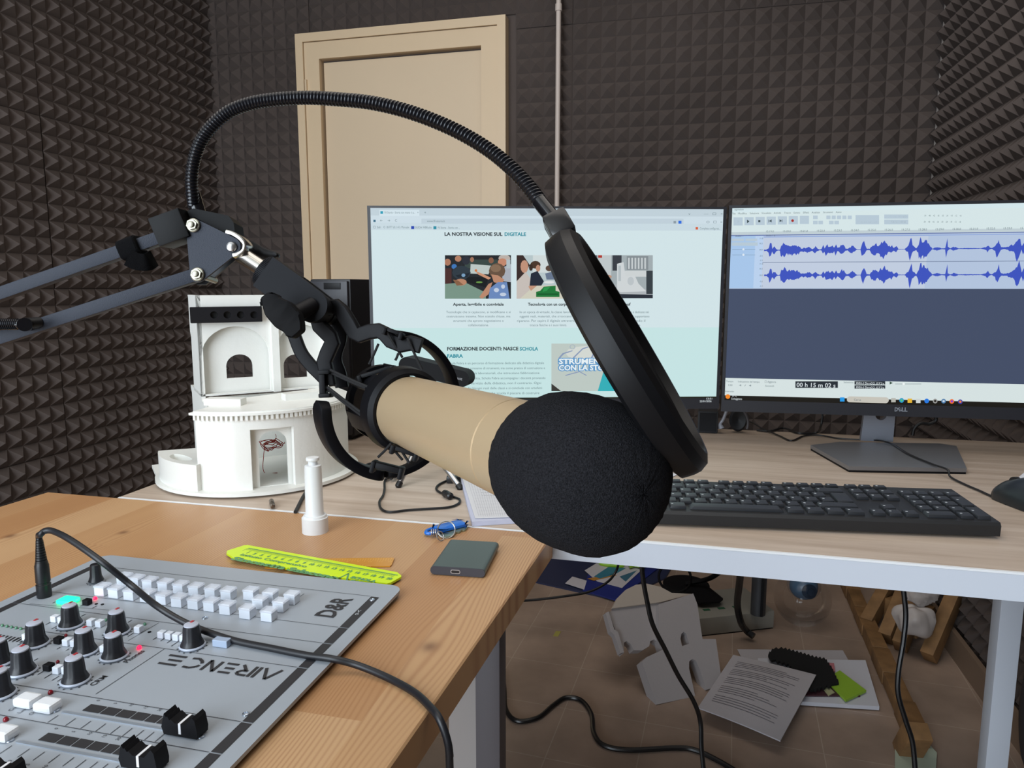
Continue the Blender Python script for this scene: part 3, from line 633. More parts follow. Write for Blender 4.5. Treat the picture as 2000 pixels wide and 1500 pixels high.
ph3 = [('a9b4b8', R_(0, 0, 1, 1)), ('5a5f66', R_(0, 0, .14, .5)), ('3c4048', R_(.38, 0, .52, .36)), ('c8d0d2', R_(.16, 0, .36, .5)), ('b83a30', R_(.16, 0, .22, .06)), ('8b9499', R_(.6, .02, .93, .34)), ('d6dcdd', R_(.55, .36, 1, .5)), ('b6bcc0', [(.0, .8), (.5, .66), (.97, .82), (.97, 1), (0, 1)]), ('2c323c', [(.0, .84), (.45, .9), (1, .92), (1, 1), (0, 1)]), ('c29a84', E_(.3, .5, .07, .05)),
       ('d8dee0', [(.45, .8), (.45, .2), (.55, .16), (.58, .5), (.72, .46), (.78, .66), (.9, .84), (.5, .86)]), ('bcc6ca', R_(.47, .24, .51, .6)), ('c4ccd0', E_(.66, .6, .05, .1)), ('3a4248', R_(.9, .36, 1, .9))]+[('cfd6d8', R_(.62+.05*i, .06, .645+.05*i, .32)) for i in range(6)]
picture(Pl, S, (1148, 498.5, 1275, 582.5), ph3)
picture(Pl, S, (1077, 671, 1214, 764), [('c6d2cc', R_(0, 0, 1, 1)), ('dde2dc', E_(.5, .2, .3, .15)), ('38b6c0', [(.66, 1), (.74, .6), (.9, .5), (1, .5), (1, 1)]), ('3c3a36', [(0, .84), (.14, 1), (0, 1)]), ('8fa0c0', [(.1, .3), (.16, .2), (.3, .14), (.3, .16), (.18, .22), (.12, .31)]), ('8fa0c0', [(.3, .3), (.44, .1), (.52, .06), (.53, .08), (.45, .12), (.32, .31)]), ('8fa0c0', [(.55, .34), (.62, .12), (.64, .12), (.57, .35)]), ('a8b6c8', E_(.3, .07, .04, .05)), ('c6d2cc', E_(.3, .07, .03, .04)), ('8fa0c0', [(.2, .66), (.4, .58), (.5, .66), (.5, .68), (.4, .6), (.2, .68)])])
TBL = B()
for dx, dy in ((-.7, -.7), (.7, -.7), (.7, .7), (-.7, .7)):
    txt(TBL, Pl, 'STRUMENTI', 1091+dx, 706+dy, 10, 96, thick=.09, off=.0022); txt(TBL, Pl, 'CON LA STORIA', 1091+dx, 718.5+dy, 10, 112, thick=.09, off=.0022)
obj('page_title_outline', TBL, emis('5a96c8'), S, smooth=False)
txt(TWH, Pl, 'STRUMENTI', 1091, 706, 10, 96, thick=.035, off=.0026); txt(TWH, Pl, 'CON LA STORIA', 1091, 718.5, 10, 112, thick=.035, off=.0026)
for nm, bm, c in (('page_heading', TD, '2b3338'), ('page_heading', TT, '2c8fa0'), ('page_text', TG, '6d8288'), ('page_title', TWH, 'e8f2f6')):
    for v in bm.verts: v.co += Pl.n*.0009
    obj(nm, bm, emis(c), S, smooth=False)
# stand of the left monitor (behind the microphone foam)
sc_ = atz(1085, 900, ZD); sb = B(); b2(sb, (sc_.x-.03, Pl.w(.3, 0).y+.045, ZD), (sc_.x+.03, Pl.w(.3, 0).y+.060, 1.05)); obj('stand_neck', sb, STEEL, ML)
obj('stand_base', box(B(), (sc_.x, Pl.w(.3, 0).y+.0, ZD+.005), (.20, .15, .009), bev=.003), STEEL, ML)
# right screen
A = atd(1424, 402, 1.295); sc2 = 1.295*395/422; Bq = atd(2000, 390, sc2); ex = V((Bq.x-A.x, Bq.y-A.y, 0)).normalized()
Pr = Plane(A, ex, (0, 0, 1)); RW_ = 2*(Pr.uv(1759, 799)[0]-Pr.uv(1404, 790)[0])-.004
zt_ = Pr.uv(1700, 396)[1]; zb_ = Pr.uv(1405, 799)[1]
MR = monitor('monitor', 'right monitor showing a blue audio waveform editor on a silver stand', Pr, 0, RW_, zb_-.004, zt_, .0055, .0215)
v_ = zb_-.004+.0215
SR = screenrect(Pr, .0057, RW_-.0057, v_, zt_-.0055, emis('24211c', .7), MR)
E0, E1 = .0057, RW_-.0057
def bandr(y0, y1, col, off, name, s=1.0, xa=None, xb=None, ref=1700, par=None):
    v0, v1 = Pr.uv(ref, y0)[1], Pr.uv(ref, y1)[1]; a = E0 if xa is None else xa; b = E1 if xb is None else xb
    bm = B(); flat(bm, Pr, [(a, v1), (b, v1), (b, v0), (a, v0)], off); return obj(name, bm, emis(col, s), par or SR, smooth=False)
bandr(402, 744, '4b5670', .0010, 'editor_canvas', .85)
bandr(402, 411, 'd6e9ee', .0012, 'title_bar'); bandr(411, 450, 'd8e8ea', .0012, 'tool_bar'); bandr(450, 456, 'c2d0d6', .0013, 'time_ruler')
bandr(456, 564, 'b5c6e0', .0012, 'track_area')
bandr(456.3, 457.8, '5666a0', .0014, 'track_edge')
bandr(744, 779, 'd8e4e4', .0012, 'status_bar'); 
xt = Pr.uv(1489, 510)[0]; xs_ = Pr.uv(1508, 510)[0]
bandr(458, 563, 'a9c8ec', .0014, 'track_panel', xb=xt-.014); bandr(458, 563, 'bcd3f0', .0014, 'amplitude_ruler', xa=xt-.014, xb=xt)
bandr(511, 512, '6b7a98', .0016, 'track_divider', xa=xt); bandr(460, 461.5, '8fa8dc', .0016, 'clip_edge', xa=xt)
xd = Pr.uv(1809, 510)[0]; bandr(462, 511, 'c3cfe2', .00145, 'clip_area', xa=xt, xb=xd); bandr(512, 563, 'c3cfe2', .00145, 'clip_area', xa=xt, xb=xd)
# waveform, two channels: (position in pixels, half height in pixels)
env = [(1492, 2), (1497, 1.5), (1501, 6), (1503, 16), (1506, 15), (1508, 4), (1512, 9), (1516, 3), (1519, .8), (1523, 1.5), (1525, 12), (1529, 15), (1533, 17), (1536, 10), (1541, 11), (1545, 12), (1549, 11), (1555, 10), (1560, 9), (1564, 3), (1569, 5), (1573, 4), (1578, 7), (1582, 5), (1586, 2), (1592, 8), (1596, 3), (1601, .8), (1604, 2), (1607, 10), (1610, 4), (1613, 12), (1617, 9), (1621, 7), (1625, 10), (1629, 5), (1632, 13), (1635, 4), (1639, 5), (1643, 13), (1647, 10), (1651, 3), (1655, 2), (1659, 5), (1664, 9), (1668, 5), (1673, .7), (1680, .6), (1683, 14), (1686, 17), (1689, 9), (1692, 2), (1698, 2), (1702, 9), (1706, 11), (1710, 12), (1714, 8), (1718, 14), (1722, 15), (1726, 22), (1730, 14), (1734, 9), (1738, 6), (1741, 9), (1745, 3), (1750, 6), (1754, .7), (1766, .6), (1770, 5), (1773, 8), (1776, 23), (1778, 26), (1781, 8), (1785, 5), (1789, 2), (1793, 10), (1795, 25), (1799, 20), (1803, 19), (1808, 18), (1812, 14), (1816, 6), (1820, .7), (1829, 4), (1833, 3), (1838, 1), (1845, 1.5), (1848, 22), (1850, 4), (1855, .8), (1861, 4), (1866, 3), (1871, .7), (1885, 1.2), (1900, 1), (1915, .7), (1924, 3), (1928, 8), (1932, 2), (1936, .8), (1943, 6), (1948, 21), (1950, 12), (1954, 3), (1962, 2), (1968, 4), (1974, 7), (1980, 10), (1984, 18), (1987, 26), (1990, 20), (1994, 4), (1998, 13), (2003, 6), (2010, 10), (2020, 4), (2035, 8)]
WV = B(); rnd = random.Random(9)
for cy in (486.8, 537.0):
    top = []; vmid = Pr.uv(1750, cy)[1]; kpx = abs(Pr.uv(1750, cy)[1]-Pr.uv(1750, cy+1)[1])
    for (xa, ha), (xb, hb) in zip(env, env[1:]):
        n = max(1, int((xb-xa)/1.6))
        for i in range(n):
            t = i/n; h = ha+(hb-ha)*t
            top.append((xa+(xb-xa)*t, h*rnd.uniform(.62, 1.05), h*rnd.uniform(.62, 1.05)))
    pu = [Pr.uv(x, cy)[0] for x, _, _ in top]
    ups = [WV.verts.new(Pr.w(u_, vmid+a*kpx, .0019)) for u_, (x, a, b) in zip(pu, top)]
    dns = [WV.verts.new(Pr.w(u_, vmid-b*kpx, .0019)) for u_, (x, a, b) in zip(pu, top)]
    for i in range(len(ups)-1): WV.faces.new((dns[i], dns[i+1], ups[i+1], ups[i]))
obj('waveform', WV, emis('3f55c0', 1.0), SR, smooth=False)
TK = B(); TW2 = B()
txt(TK, Pr, 'registrazione', 1434, 409.6, 3.6, 18)
for x, wd, s_ in ((1428, 8, 'File'), (1441, 17, 'Modifica'), (1464, 18, 'Seleziona'), (1487, 19, 'Visualizza'), (1511, 14, 'Attività'), (1531, 13, 'Tracce'), (1549, 13, 'Genera'), (1568, 11, 'Effetti'), (1585, 16, 'Analizza'), (1607, 19, 'Strumenti'), (1632, 11, 'Aiuto')): txt(TK, Pr, s_, x, 417.5-(x-1428)*.014, 3.6, wd)
def rpx(bm, x0, y0, x1, y1, off): flatpx(bm, Pr, [(x0, y1), (x1, y1), (x1, y0), (x0, y0)], off)
def tbtn(*a):
    bm = B(); rpx(bm, *a); obj('tool_button', bm, emis('b9cbd8'), SR, smooth=False)
for i in range(7): x = 1432.5+i*21.6; tbtn(x, 424.5-i*.5, x+18, 440.5-i*.5, .0015)
tbtn(1671, 420, 1717, 438, .0015); tbtn(1727, 419, 1774, 427, .0015); tbtn(1727, 429, 1774, 438, .0015)
for i in range(5): tbtn(1614+i*10.4, 421, 1622+i*10.4, 428, .0015)
for i in range(5):
    if i != 2: tbtn(1588+i*10.4 if i > 1 else 1588+i*10.4, 431, 1597+i*10.4, 438, .0015)
tbtn(1588, 421, 1597, 428, .0015); tbtn(1429, 466, 1453, 471, .0016); tbtn(1456, 466, 1479, 471, .0016); tbtn(1429, 473.5, 1480, 480, .0016)
txt(TK, Pr, 'II', 1439, 432.5, 5, 4, thick=.05); txt(TK, Pr, '■', 1482, 431.5, 5, 5) if False else None
IC = B(); rpx(IC, 1481, 430, 1485, 434, .0019); flatpx(IC, Pr, [(1459, 436), (1464, 432.3), (1459, 429)], .0019); flatpx(IC, Pr, [(1507, 434.5), (1507, 428.5), (1502, 431.6)], .0019); flatpx(IC, Pr, [(1522.5, 434), (1527, 431.2), (1522.5, 428.3)], .0019); rpx(IC, 1527, 428.5, 1528, 434, .0019); rpx(IC, 1501, 429, 1502, 434.5, .0019)
obj('tool_icons', IC, emis('3c4c50'), SR, smooth=False)
rc = B(); flatpx(rc, Pr, [(1548+2.7*math.cos(-a*.5236), 431+2.7*math.sin(-a*.5236)) for a in range(12)], .0019); obj('record_icon', rc, emis('a8302a'), SR, smooth=False)
txt(TK, Pr, 'Configurazione audio', 1672, 434.2, 3.8, 44); txt(TK, Pr, 'Condividi audio', 1738, 423.5, 3.8, 33); txt(TK, Pr, 'Ottieni effetti', 1740, 433.6, 3.8, 28)
for i in range(9):
    txt(TK, Pr, str(-54+6*i), 1804+i*8.6, 421.5, 3.2, 4); txt(TK, Pr, str(-54+6*i), 1803+i*8.6, 433.5, 3.2, 4)
ts = ['15:19,0', '15:20,0', '15:21,0', '15:22,0', '15:23,0', '15:24,0', '15:25,0', '15:26,0', '15:27,0', '15:28,0', '15:29,0', '15:30,0', '15:31,0', '15:32,0', '15:33,0', '15:34,0']
for i, t in enumerate(ts):
    x = 1495+i*33.0; v = Pr.uv(x, 449); vy = Pr.uv(1700, 447.5)[1]
    text(t, Pr.w(v[0], vy-.002, .0022), Pr.ex, Pr.ey, .0048, bm=TK)
txt(TK, Pr, 'Audio 1', 1436, 461.5, 3.8, 15); txt(TK, Pr, 'Muto', 1434, 468.6, 3.2, 11); txt(TK, Pr, 'Solo', 1461, 468.6, 3.2, 11); txt(TK, Pr, 'Effetti', 1447, 476.8, 3.6, 12); txt(TK, Pr, 'Audio 1 #', 1496, 460.2, 3.4, 18)
for y, t in ((466, '1.0'), (476, '0.5'), (488, '0.0'), (500, '-0.5'), (509, '-1.0'), (515.5, '1.0'), (525, '0.5'), (538, '0.0'), (550, '-0.5'), (559, '-1.0')): txt(TK, Pr, t, 1483, y, 3.2, 6)
for y in (487, 497.6):
    bm = B(); flatpx(bm, Pr, [(1452+2.2*math.cos(-a*.6283), y+2.2*math.sin(-a*.6283)) for a in range(10)], .0019); obj('slider_knob', bm, emis('dfeaf4'), SR, smooth=False)
rpx(TK, 1430, 487.2, 1475, 487.7, .0016-.0009); rpx(TK, 1430, 497.8, 1475, 498.3, .0016-.0009)
txt(TK, Pr, 'Tempo', 1418, 744.5, 3.5, 14); txt(TK, Pr, 'Indicazione del tempo', 1441, 745, 3.5, 42); txt(TK, Pr, '□ Aggancia', 1493, 745.5, 3.8, 22); txt(TK, Pr, '120', 1421, 752, 3.5, 8); txt(TK, Pr, '4  /  4', 1443, 752.5, 3.5, 24); txt(TK, Pr, 'Secondi', 1494, 753.5, 3.5, 17); txt(TK, Pr, 'Interrotto', 1416, 764, 3.2, 17); txt(TK, Pr, 'Selezione', 1647, 746.5, 3.2, 19)
BKB = B(); rpx(BKB, 1553.5, 744.8, 1636.5, 757.6, .0018); rpx(BKB, 1669, 744.6, 1729, 751, .0018); rpx(BKB, 1669, 752.6, 1729, 759, .0018); obj('time_display', BKB, emis('2a3138'), SR, smooth=False)
txt(TW2, Pr, '00 h 15 m 02 s', 1555, 751.5, 8.2, 76, thick=.01, off=.0014); txt(TW2, Pr, '00h15m02.072s', 1671, 748, 4.2, 55, off=.0014); txt(TW2, Pr, '00h15m02.072s', 1671, 756, 4.2, 55, off=.0014)
rpx(TK, 1748, 749.5, 1799, 750.2, .0007); bm = B(); flatpx(bm, Pr, [(1740-2.3, 751), (1744, 748), (1737.7, 745)], .0019); obj('play_icon', bm, emis('40584c'), SR, smooth=False)
bm = B(); flatpx(bm, Pr, [(1765+2.4*math.cos(-a*.6283), 749.8+2.4*math.sin(-a*.6283)) for a in range(10)], .0020); obj('slider_knob', bm, emis('f0f6f6'), SR, smooth=False)
# task bar
txt(TW2, Pr, '19°C', 1429, 773.2, 3.8, 9); txt(TW2, Pr, 'Soleggiato', 1428, 778.6, 3.8, 21)
bm = B(); pts = [Pr.uv(1654, 775)[0], Pr.uv(1735, 785)[0]]; vv = (Pr.uv(1700, 786.5)[1], Pr.uv(1700, 775)[1])
flat(bm, Pr, rrect(pts[0], vv[0], pts[1], vv[1], .0049, 6), .0013); obj('search_field', bm, emis('c9c6bc'), SR, smooth=False)
txt(TK, Pr, 'Cerca', 1667, 780.6, 4, 14)
for x, y, c, c2 in ((1645, 780, '2a9be8', None), (1745, 781.5, 'b8b8b0', None), (1761, 782, '2b9ad0', '58c878'), (1777, 782.5, 'e8b83c', None), (1793.5, 783, 'd0d6d6', None), (1810, 783, '2a7ae0', None), (1826.5, 783.3, '9a9a98', '24211c'), (1843, 783.5, '4a7aa8', 'c8d8e8'), (1859, 784, 'f07028', '8a40d0'), (1875.5, 784.6, '4040a0', 'f08030'), (1421.5, 774.5, 'f08828', None)):
    bm = B(); flatpx(bm, Pr, [(x+4.6*math.cos(-a*.5236+.2), y+4.6*math.sin(-a*.5236+.2)) for a in range(12)] if c2 or x in (1810, 1421.5) else [(x-4.4, y+4.2), (x+4.4, y+4.2), (x+4.4, y-4), (x-4.4, y-4)], .0014); ic = obj('task_icon', bm, emis(c), SR, smooth=False)
    if c2: bm = B(); flatpx(bm, Pr, [(x+2.4*math.cos(-a*.5236), y+2.2*math.sin(-a*.5236)) for a in range(12)], .0018); obj('task_icon', bm, emis(c2), SR, smooth=False)
for nm, bm, c in (('editor_text', TK, '5e7078'), ('editor_numbers', TW2, 'dfe8ec')):
    for v in bm.verts: v.co += Pr.n*.0009
    obj(nm, bm, emis(c), SR, smooth=False)
bm = B(); txt(bm, Pr, 'D', 1746.5, 799.6, 7.6, 6.4, thick=.04, off=.0016); txt(bm, Pr, 'LL', 1760, 799.8, 7.6, 11.5, thick=.04, off=.0016); 
bm2 = text('E', Pr.p(1756.6, 799.7)+Pr.n*.0016, (Pr.ex*.85+Pr.ey*.5), (Pr.ey*.85-Pr.ex*.5), .0095, thick=.0003, align='CENTER', bm=bm)
obj('maker_logo', bm, mat('logo_grey', '9da3ad', .35, metal=.4), MR, smooth=False)
# silver stand with slotted neck
DB = [atz(x, y, ZD+.008) for x, y in ((1583, 871), (1658, 913), (1888, 917), (1868, 873), (1835, 868), (1640, 865))]
SV = mat('stand_silver', '8f9094', .38, metal=.7)
bm = B(); slab(bm, [V((p.x, p.y, ZD+.0035)) for p in DB], [], (0, 0, .0065)); obj('stand_base', bm, SV, MR, smooth=False)
bm = B(); cb_ = sum(DB, V())/6; slab(bm, [V((cb_.x+(p.x-cb_.x)*.995, cb_.y+(p.y-cb_.y)*.995, ZD)) for p in DB], [], (0, 0, .0035)); obj('base_pad', bm, BLKM, MR, smooth=False)
# neck leans from the base up to the screen
nb0 = atz(1697, 868, ZD+.01); nb1 = atz(1744, 868, ZD+.01); cY = nb0.y+.004; nxc = (nb0.x+nb1.x)/2+.002
cY = max(cY, Pr.w(.3, 0).y+.050); Nk = Plane((nxc, cY, ZD+.009), (1, 0, 0), (0, .02, 1))
def nk(u, v): return Nk.w(u, v)
hwn = .0255
outer = [nk(-hwn-.004, 0), nk(hwn+.001, 0), nk(hwn+.003, .11), nk(hwn+.003, .24), nk(-hwn+.003, .24), nk(-hwn+.003, .11)]
hole = [nk(u, v) for u, v in arcp(.003, .050, .0095, .0095, 180, 360, 10)+[(.0125, .17), (-.0065, .17)]]
bm = B(); slab(bm, outer, [hole], (0, .012, 0)); obj('stand_neck', bm, mat('neck_silver', 'a5abb8', .32, metal=.75), MR, smooth=False)
obj('screen_mount', box(B(), (nxc+.003, cY-.006, ZD+.24), (.10, .024, .10), bev=.004), BLKM, MR)
# ------------------------------------------------------------------ keyboard
k0 = atz(1941, 1050, ZD+.002); kL = atz(1259, 1024.5, ZD+.002)
kx = (V((k0.x-kL.x, k0.y-kL.y, 0))).normalized(); ang = .055
ky0 = V((-kx.y, kx.x, 0))
k0 = k0+kx*.007; KO = k0-kx*.442  # front left bottom corner
ky = (ky0*math.cos(ang)+V((0, 0, 1))*math.sin(ang)); kn = kx.cross(ky)
KO = V((KO.x, KO.y, ZD))+V((0, 0, .0095))
KB = thing('keyboard', 'black full size keyboard on the white desk in front of the right monitor', 'keyboard', (KO.x+.22, KO.y+.06, ZD))
KD = .127
def kp(u, v, h=0): return KO+kx*u+ky*v+kn*h
prof = [(0, -.006), (0, .007), (.003, .0105), (KD-.004, .0105), (KD, .007), (KD, -.004)]
bm = B(); rings(bm, [[kp(s, v, h) for v, h in prof] for s in (0, .001, .441, .442)]); obj('case', bm, mat('keyboard_black', '1f2022', .48, bump=.15, bscale=1500), KB, smooth=25)
KC = mat('key_black', '292b2f', .42)
PT = .01905; key_mesh = {}
LEG = B()
def key(u, v, wu=1, hv=1, leg=True, hmm=.0150):
    wd = PT*wu-.0035; dp = (PT*hv-.0035) if hv != .6 else .0095
    c = kp(u+PT*wu/2, v+dp/2+.0015, .0105+.0020)
    k_ = (round(wd, 4), round(dp, 4))
    if k_ not in key_mesh:
        o = obj('key', box(B(), c, (wd, dp, .0042), (kx, ky, kn), bev=.0008, taper=.90), KC, KB, smooth=40)
        key_mesh[k_] = (o, c)
    else:
        src, c0_ = key_mesh[k_]; o = src.copy(); COL.objects.link(o); o.parent = KB; o.location = src.location+(c-c0_)
    if leg:
        p = kp(u+PT*.22+.001, v+dp*.62, .0105+.0043)
        box(LEG, p, (.0026, .0022, .0001), (kx, ky, kn))
x0_, y0_ = .0075, .0085
R1 = y0_; 
for wu in [0]:
    u = x0_
    for wk in (1.25, 1.25, 1.25): key(u, R1, wk); u += wk*PT
    key(u, R1, 6.25, leg=False); u += 6.25*PT
    for wk in (1.25, 1.25, 1.25, 1.25): key(u, R1, wk); u += wk*PT
    u = x0_; key(u, R1+PT, 1.25); u += 1.25*PT
    for i in range(11): key(u, R1+PT); u += PT
    key(u, R1+PT, 2.75); 
    u = x0_; key(u, R1+2*PT, 1.75); u += 1.75*PT
    for i in range(12): key(u, R1+2*PT); u += PT
    key(u, R1+2*PT, 1.25, 2, leg=False)
    u = x0_; key(u, R1+3*PT, 1.5); u += 1.5*PT
    for i in range(12): key(u, R1+3*PT); u += PT
    u = x0_
    for i in range(13): key(u, R1+4*PT); u += PT
    key(u, R1+4*PT, 2)
    F1 = R1+5*PT+.005
    key(x0_, F1, 1, .6)
    for g in range(3):
        for i in range(4): key(x0_+PT*(2+g*4.5+i), F1, 1, .6)
    xn = x0_+15*PT+.0055
    for i in range(3): key(xn+i*PT, F1, 1, .6); key(xn+i*PT, R1+4*PT); key(xn+i*PT, R1+3*PT); key(xn+i*PT, R1)
    key(xn+PT, R1+PT)
    xp = xn+3*PT+.0055
    for r in (4,): 
        for i in range(4): key(xp+i*PT, R1+4*PT)
    for r in (3, 2, 1):
        for i in range(3): key(xp+i*PT, R1+r*PT)
    key(xp+3*PT, R1+2*PT, 1, 2); key(xp+3*PT, R1, 1, 2); key(xp, R1, 2); key(xp+2*PT, R1)
obj('key_legends', LEG, mat('legend_grey', 'b9bfc4', .5), KB, smooth=False)['kind'] = 'stuff'
bm = B()
for u, v in ((.02, .118), (.40, .118)): b2(bm, (kp(u, v).x, kp(u, v).y-.006, ZD), (kp(u, v).x+.022, kp(u, v).y+.004, kp(u, v, 0).z))
obj('foot', bm, RUB, KB, smooth=False)
# ------------------------------------------------------------------ mouse, its cord, loose paper
mc = atz(2003, 995, ZD)+V((.014, .010, 0))
MS = thing('mouse', 'black computer mouse at the right end of the keyboard', 'mouse', mc)
a_ = rotz(math.radians(22))
bm = B(); R = []
for t, wd, h in ((-.056, .006, .010), (-.050, .018, .020), (-.035, .026, .030), (-.010, .029, .036), (.018, .028, .034), (.042, .026, .024), (.052, .020, .016), (.056, .008, .010)):
    R.append([mc+a_[1]*t+a_[0]*(wd*math.cos(th))+V((0, 0, .004+max(0, h*math.sin(th))**1.0)) for th in [math.pi*i/12 for i in range(13)]]+[mc+a_[1]*t+a_[0]*(-wd)+V((0, 0, .001)), mc+a_[1]*t+a_[0]*wd+V((0, 0, .001))])
rings(bm, R); obj('shell', bm, mat('mouse_black', '1c2023', .33), MS, smooth=50)
obj('wheel', lathe(B(), mc+a_[1]*.032+V((-.003, 0, .0255)), a_[0], [(0, .009), (.006, .009)], 20), RUB, MS)
pts = [mc+a_[1]*.055+V((0, 0, .010))]
for px, py, h in ((1950, 973, .003), (1910, 957, .0025), (1880, 944, .0025), (1856, 931, .004), (1850, 917, .0135), (1820, 906, .0125), (1775, 887, .0125), (1742, 867, .0125), (1715, 860, .013), (1690, 859, .006), (1640, 856.5, .0025), (1600, 850, .0025), (1570, 851.5, .0025), (1546, 860.5, .0025), (1524, 852, .0025), (1495, 840, .004)): pts.append(atz(px, py, ZD+h))
pts.append(pts[-1]+V((-.04, .06, .0))); pts.append(pts[-1]+V((-.01, .05, -.12)))
obj('cord', tube(B(), pts, .0016, n=8), RUB, MS)
PAPER = mat('paper_white', 'd9dbe2', .7); PAPERW = mat('paper_dim', 'cfccc9', .7)
def sheet(P4, h, m, name, bm=None, curl=0, n=10):
    """bilinear sheet between four corner points, with thickness h"""
    a, b, c, d = [V(p) for p in P4]; bm = bm or B()
    g = [[(a*(1-s)+b*s)*(1-t)+(d*(1-s)+c*s)*t+V((0, 0, curl*math.sin(math.pi*s)*math.sin(math.pi*t*.9+.1))) for s in [i/n for i in range(n+1)]] for t in [j/n for j in range(n+1)]]
    for lv, fl in ((0, 1), (h, 0)):
        vv = [[bm.verts.new(p+V((0, 0, lv))) for p in r] for r in g]
        for j in range(n):
            for i in range(n): bm.faces.new((vv[j][i], vv[j][i+1], vv[j+1][i+1], vv[j+1][i]))
        if lv == 0: v0 = vv
    ring = lambda q: q[0]+[q[j][n] for j in range(1, n+1)]+[q[n][i] for i in range(n-1, -1, -1)]+[q[j][0] for j in range(n-1, 0, -1)]
    r0, r1 = ring(v0), ring(vv)
    for i in range(len(r0)): bm.faces.new((r0[i], r0[(i+1) % len(r0)], r1[(i+1) % len(r0)], r1[i]))
    return bm
# note card at the right frame edge
z1 = ZD+.001
q = [atz(x, y, z1) for x, y in ((1983, 938), (2012, 950), (2030, 932), (2002, 922))]
nc = obj('note_card', sheet(q, .0006, None, 'n', n=2), PAPER, smooth=False); tag(nc, 'small white card lying near the mouse at the frame edge', 'paper')
q = [atz(x, y, ZD+.0005) for x, y in ((1283, 938), (1300, 938), (1322, 928), (1290, 915))]
tag(obj('paper_slip', sheet(q, .0006, None, 'n', curl=.004, n=6), PAPER), 'small white paper slip behind the keyboard below the pop filter rim', 'paper')
# squared notepad beside the foam
NP = thing('notepad', 'stack of squared paper with handwriting beside the microphone foam', 'notepad', atz(950, 980, ZD))
q = [atz(x, y, ZD+.0004) for x, y in ((922, 1028), (1014, 1022), (1000, 936), (898, 934))]
obj('page_block', sheet(q, .006, None, 'n', n=4), mat('page_blueish', 'c3c6da', .7), NP, smooth=False)
q2 = [atz(x, y, ZD+.0072) for x, y in ((928, 1013), (1012, 1010), (998, 932), (902, 932))]
obj('top_sheet', sheet(q2, .0006, None, 'n', n=6), mat('page_white', 'd7d7da', .7), NP, smooth=False)
bm = B(); rnd = random.Random(2)
def lerp4(q, s, t): a, b, c, d = q; return (a*(1-s)+b*s)*(1-t)+(d*(1-s)+c*s)*t
for i in range(1, 14):
    t = i/14; P0, P1 = lerp4(q2, .12, t), lerp4(q2, .98, t); 
    for A_, B_ in ((P0, P1),):
        d = (B_-A_).normalized(); s_ = V((-d.y, d.x, 0))*.00018; quad(bm, [A_-s_+V((0, 0, .0008)), B_-s_+V((0, 0, .0008)), B_+s_+V((0, 0, .0008)), A_+s_+V((0, 0, .0008))])
for i in range(2, 20):
    A_, B_ = lerp4(q2, i/20, .03), lerp4(q2, i/20, .97); d = (B_-A_).normalized(); s_ = V((-d.y, d.x, 0))*.00014; quad(bm, [A_-s_+V((0, 0, .0008)), B_-s_+V((0, 0, .0008)), B_+s_+V((0, 0, .0008)), A_+s_+V((0, 0, .0008))])
obj('grid_lines', bm, mat('pale_ink', 'a2a2ac', .7), NP, smooth=False)
bm = B()
for r in range(6):
    u = .3
    while u < .85:
        L = rnd.uniform(.015, .05); A_, B_ = lerp4(q2, u, .86-r*.075), lerp4(q2, u+L, .86-r*.075+rnd.uniform(-.008, .008)); d = (B_-A_).normalized(); s_ = V((-d.y, d.x, 0))*.00035; quad(bm, [x+V((0, 0, .0010)) for x in (A_-s_, B_-s_, B_+s_, A_+s_)]); u += L+rnd.uniform(.01, .03)
obj('handwriting', bm, mat('pencil_ink', '6a6a70', .7), NP, smooth=False)

# ------------------------------------------------------------------ condenser microphone
mL, mR = atd(795, 802, .49), atd(1015, 880, .372)
ma = (mR-mL).normalized(); mlen = (mR-mL).length
me1 = ma.cross(V((0, 0, 1))).normalized(); me1 = me1 if me1.dot(RT) > 0 else -me1
me2 = me1.cross(ma); me2 = me2 if me2.dot(UP) > 0 else -me2
def mp(t, th, r): th = math.radians(th); return mL+ma*t+(me1*math.cos(th)+me2*math.sin(th))*r
GOLD = mat('champagne_metal', 'c2aa88', .42, metal=.45, bump=.12, bscale=2500)
MIC = thing('microphone', 'champagne gold condenser microphone held in the black shock mount', 'microphone', mL)
r0, r1 = .0236, .0262
bm = lathe(B(), mL, ma, [(-.012, .0175), (-.009, .0225), (0, r0), (mlen-.006, r1), (mlen-.0056, r1-.0006), (mlen-.005, r1-.0006), (mlen-.0046, r1), (mlen+.016, r1), (mlen+.020, r1-.004)], 64)
obj('body', bm, GOLD, MIC, smooth=30)
obj('grille', lathe(B(), mL, ma, [(mlen+.020, .0222), (mlen+.050, .0222), (mlen+.062, .018), (mlen+.067, .008), (mlen+.068, .0005)], 32), mat('grille_steel', '6a6a6c', .4, metal=.8), MIC)
bm = lathe(B(), mL, ma, [(-.030, .008), (-.028, .0095), (-.012, .0105)], 24); obj('connector', bm, BLKM, MIC)
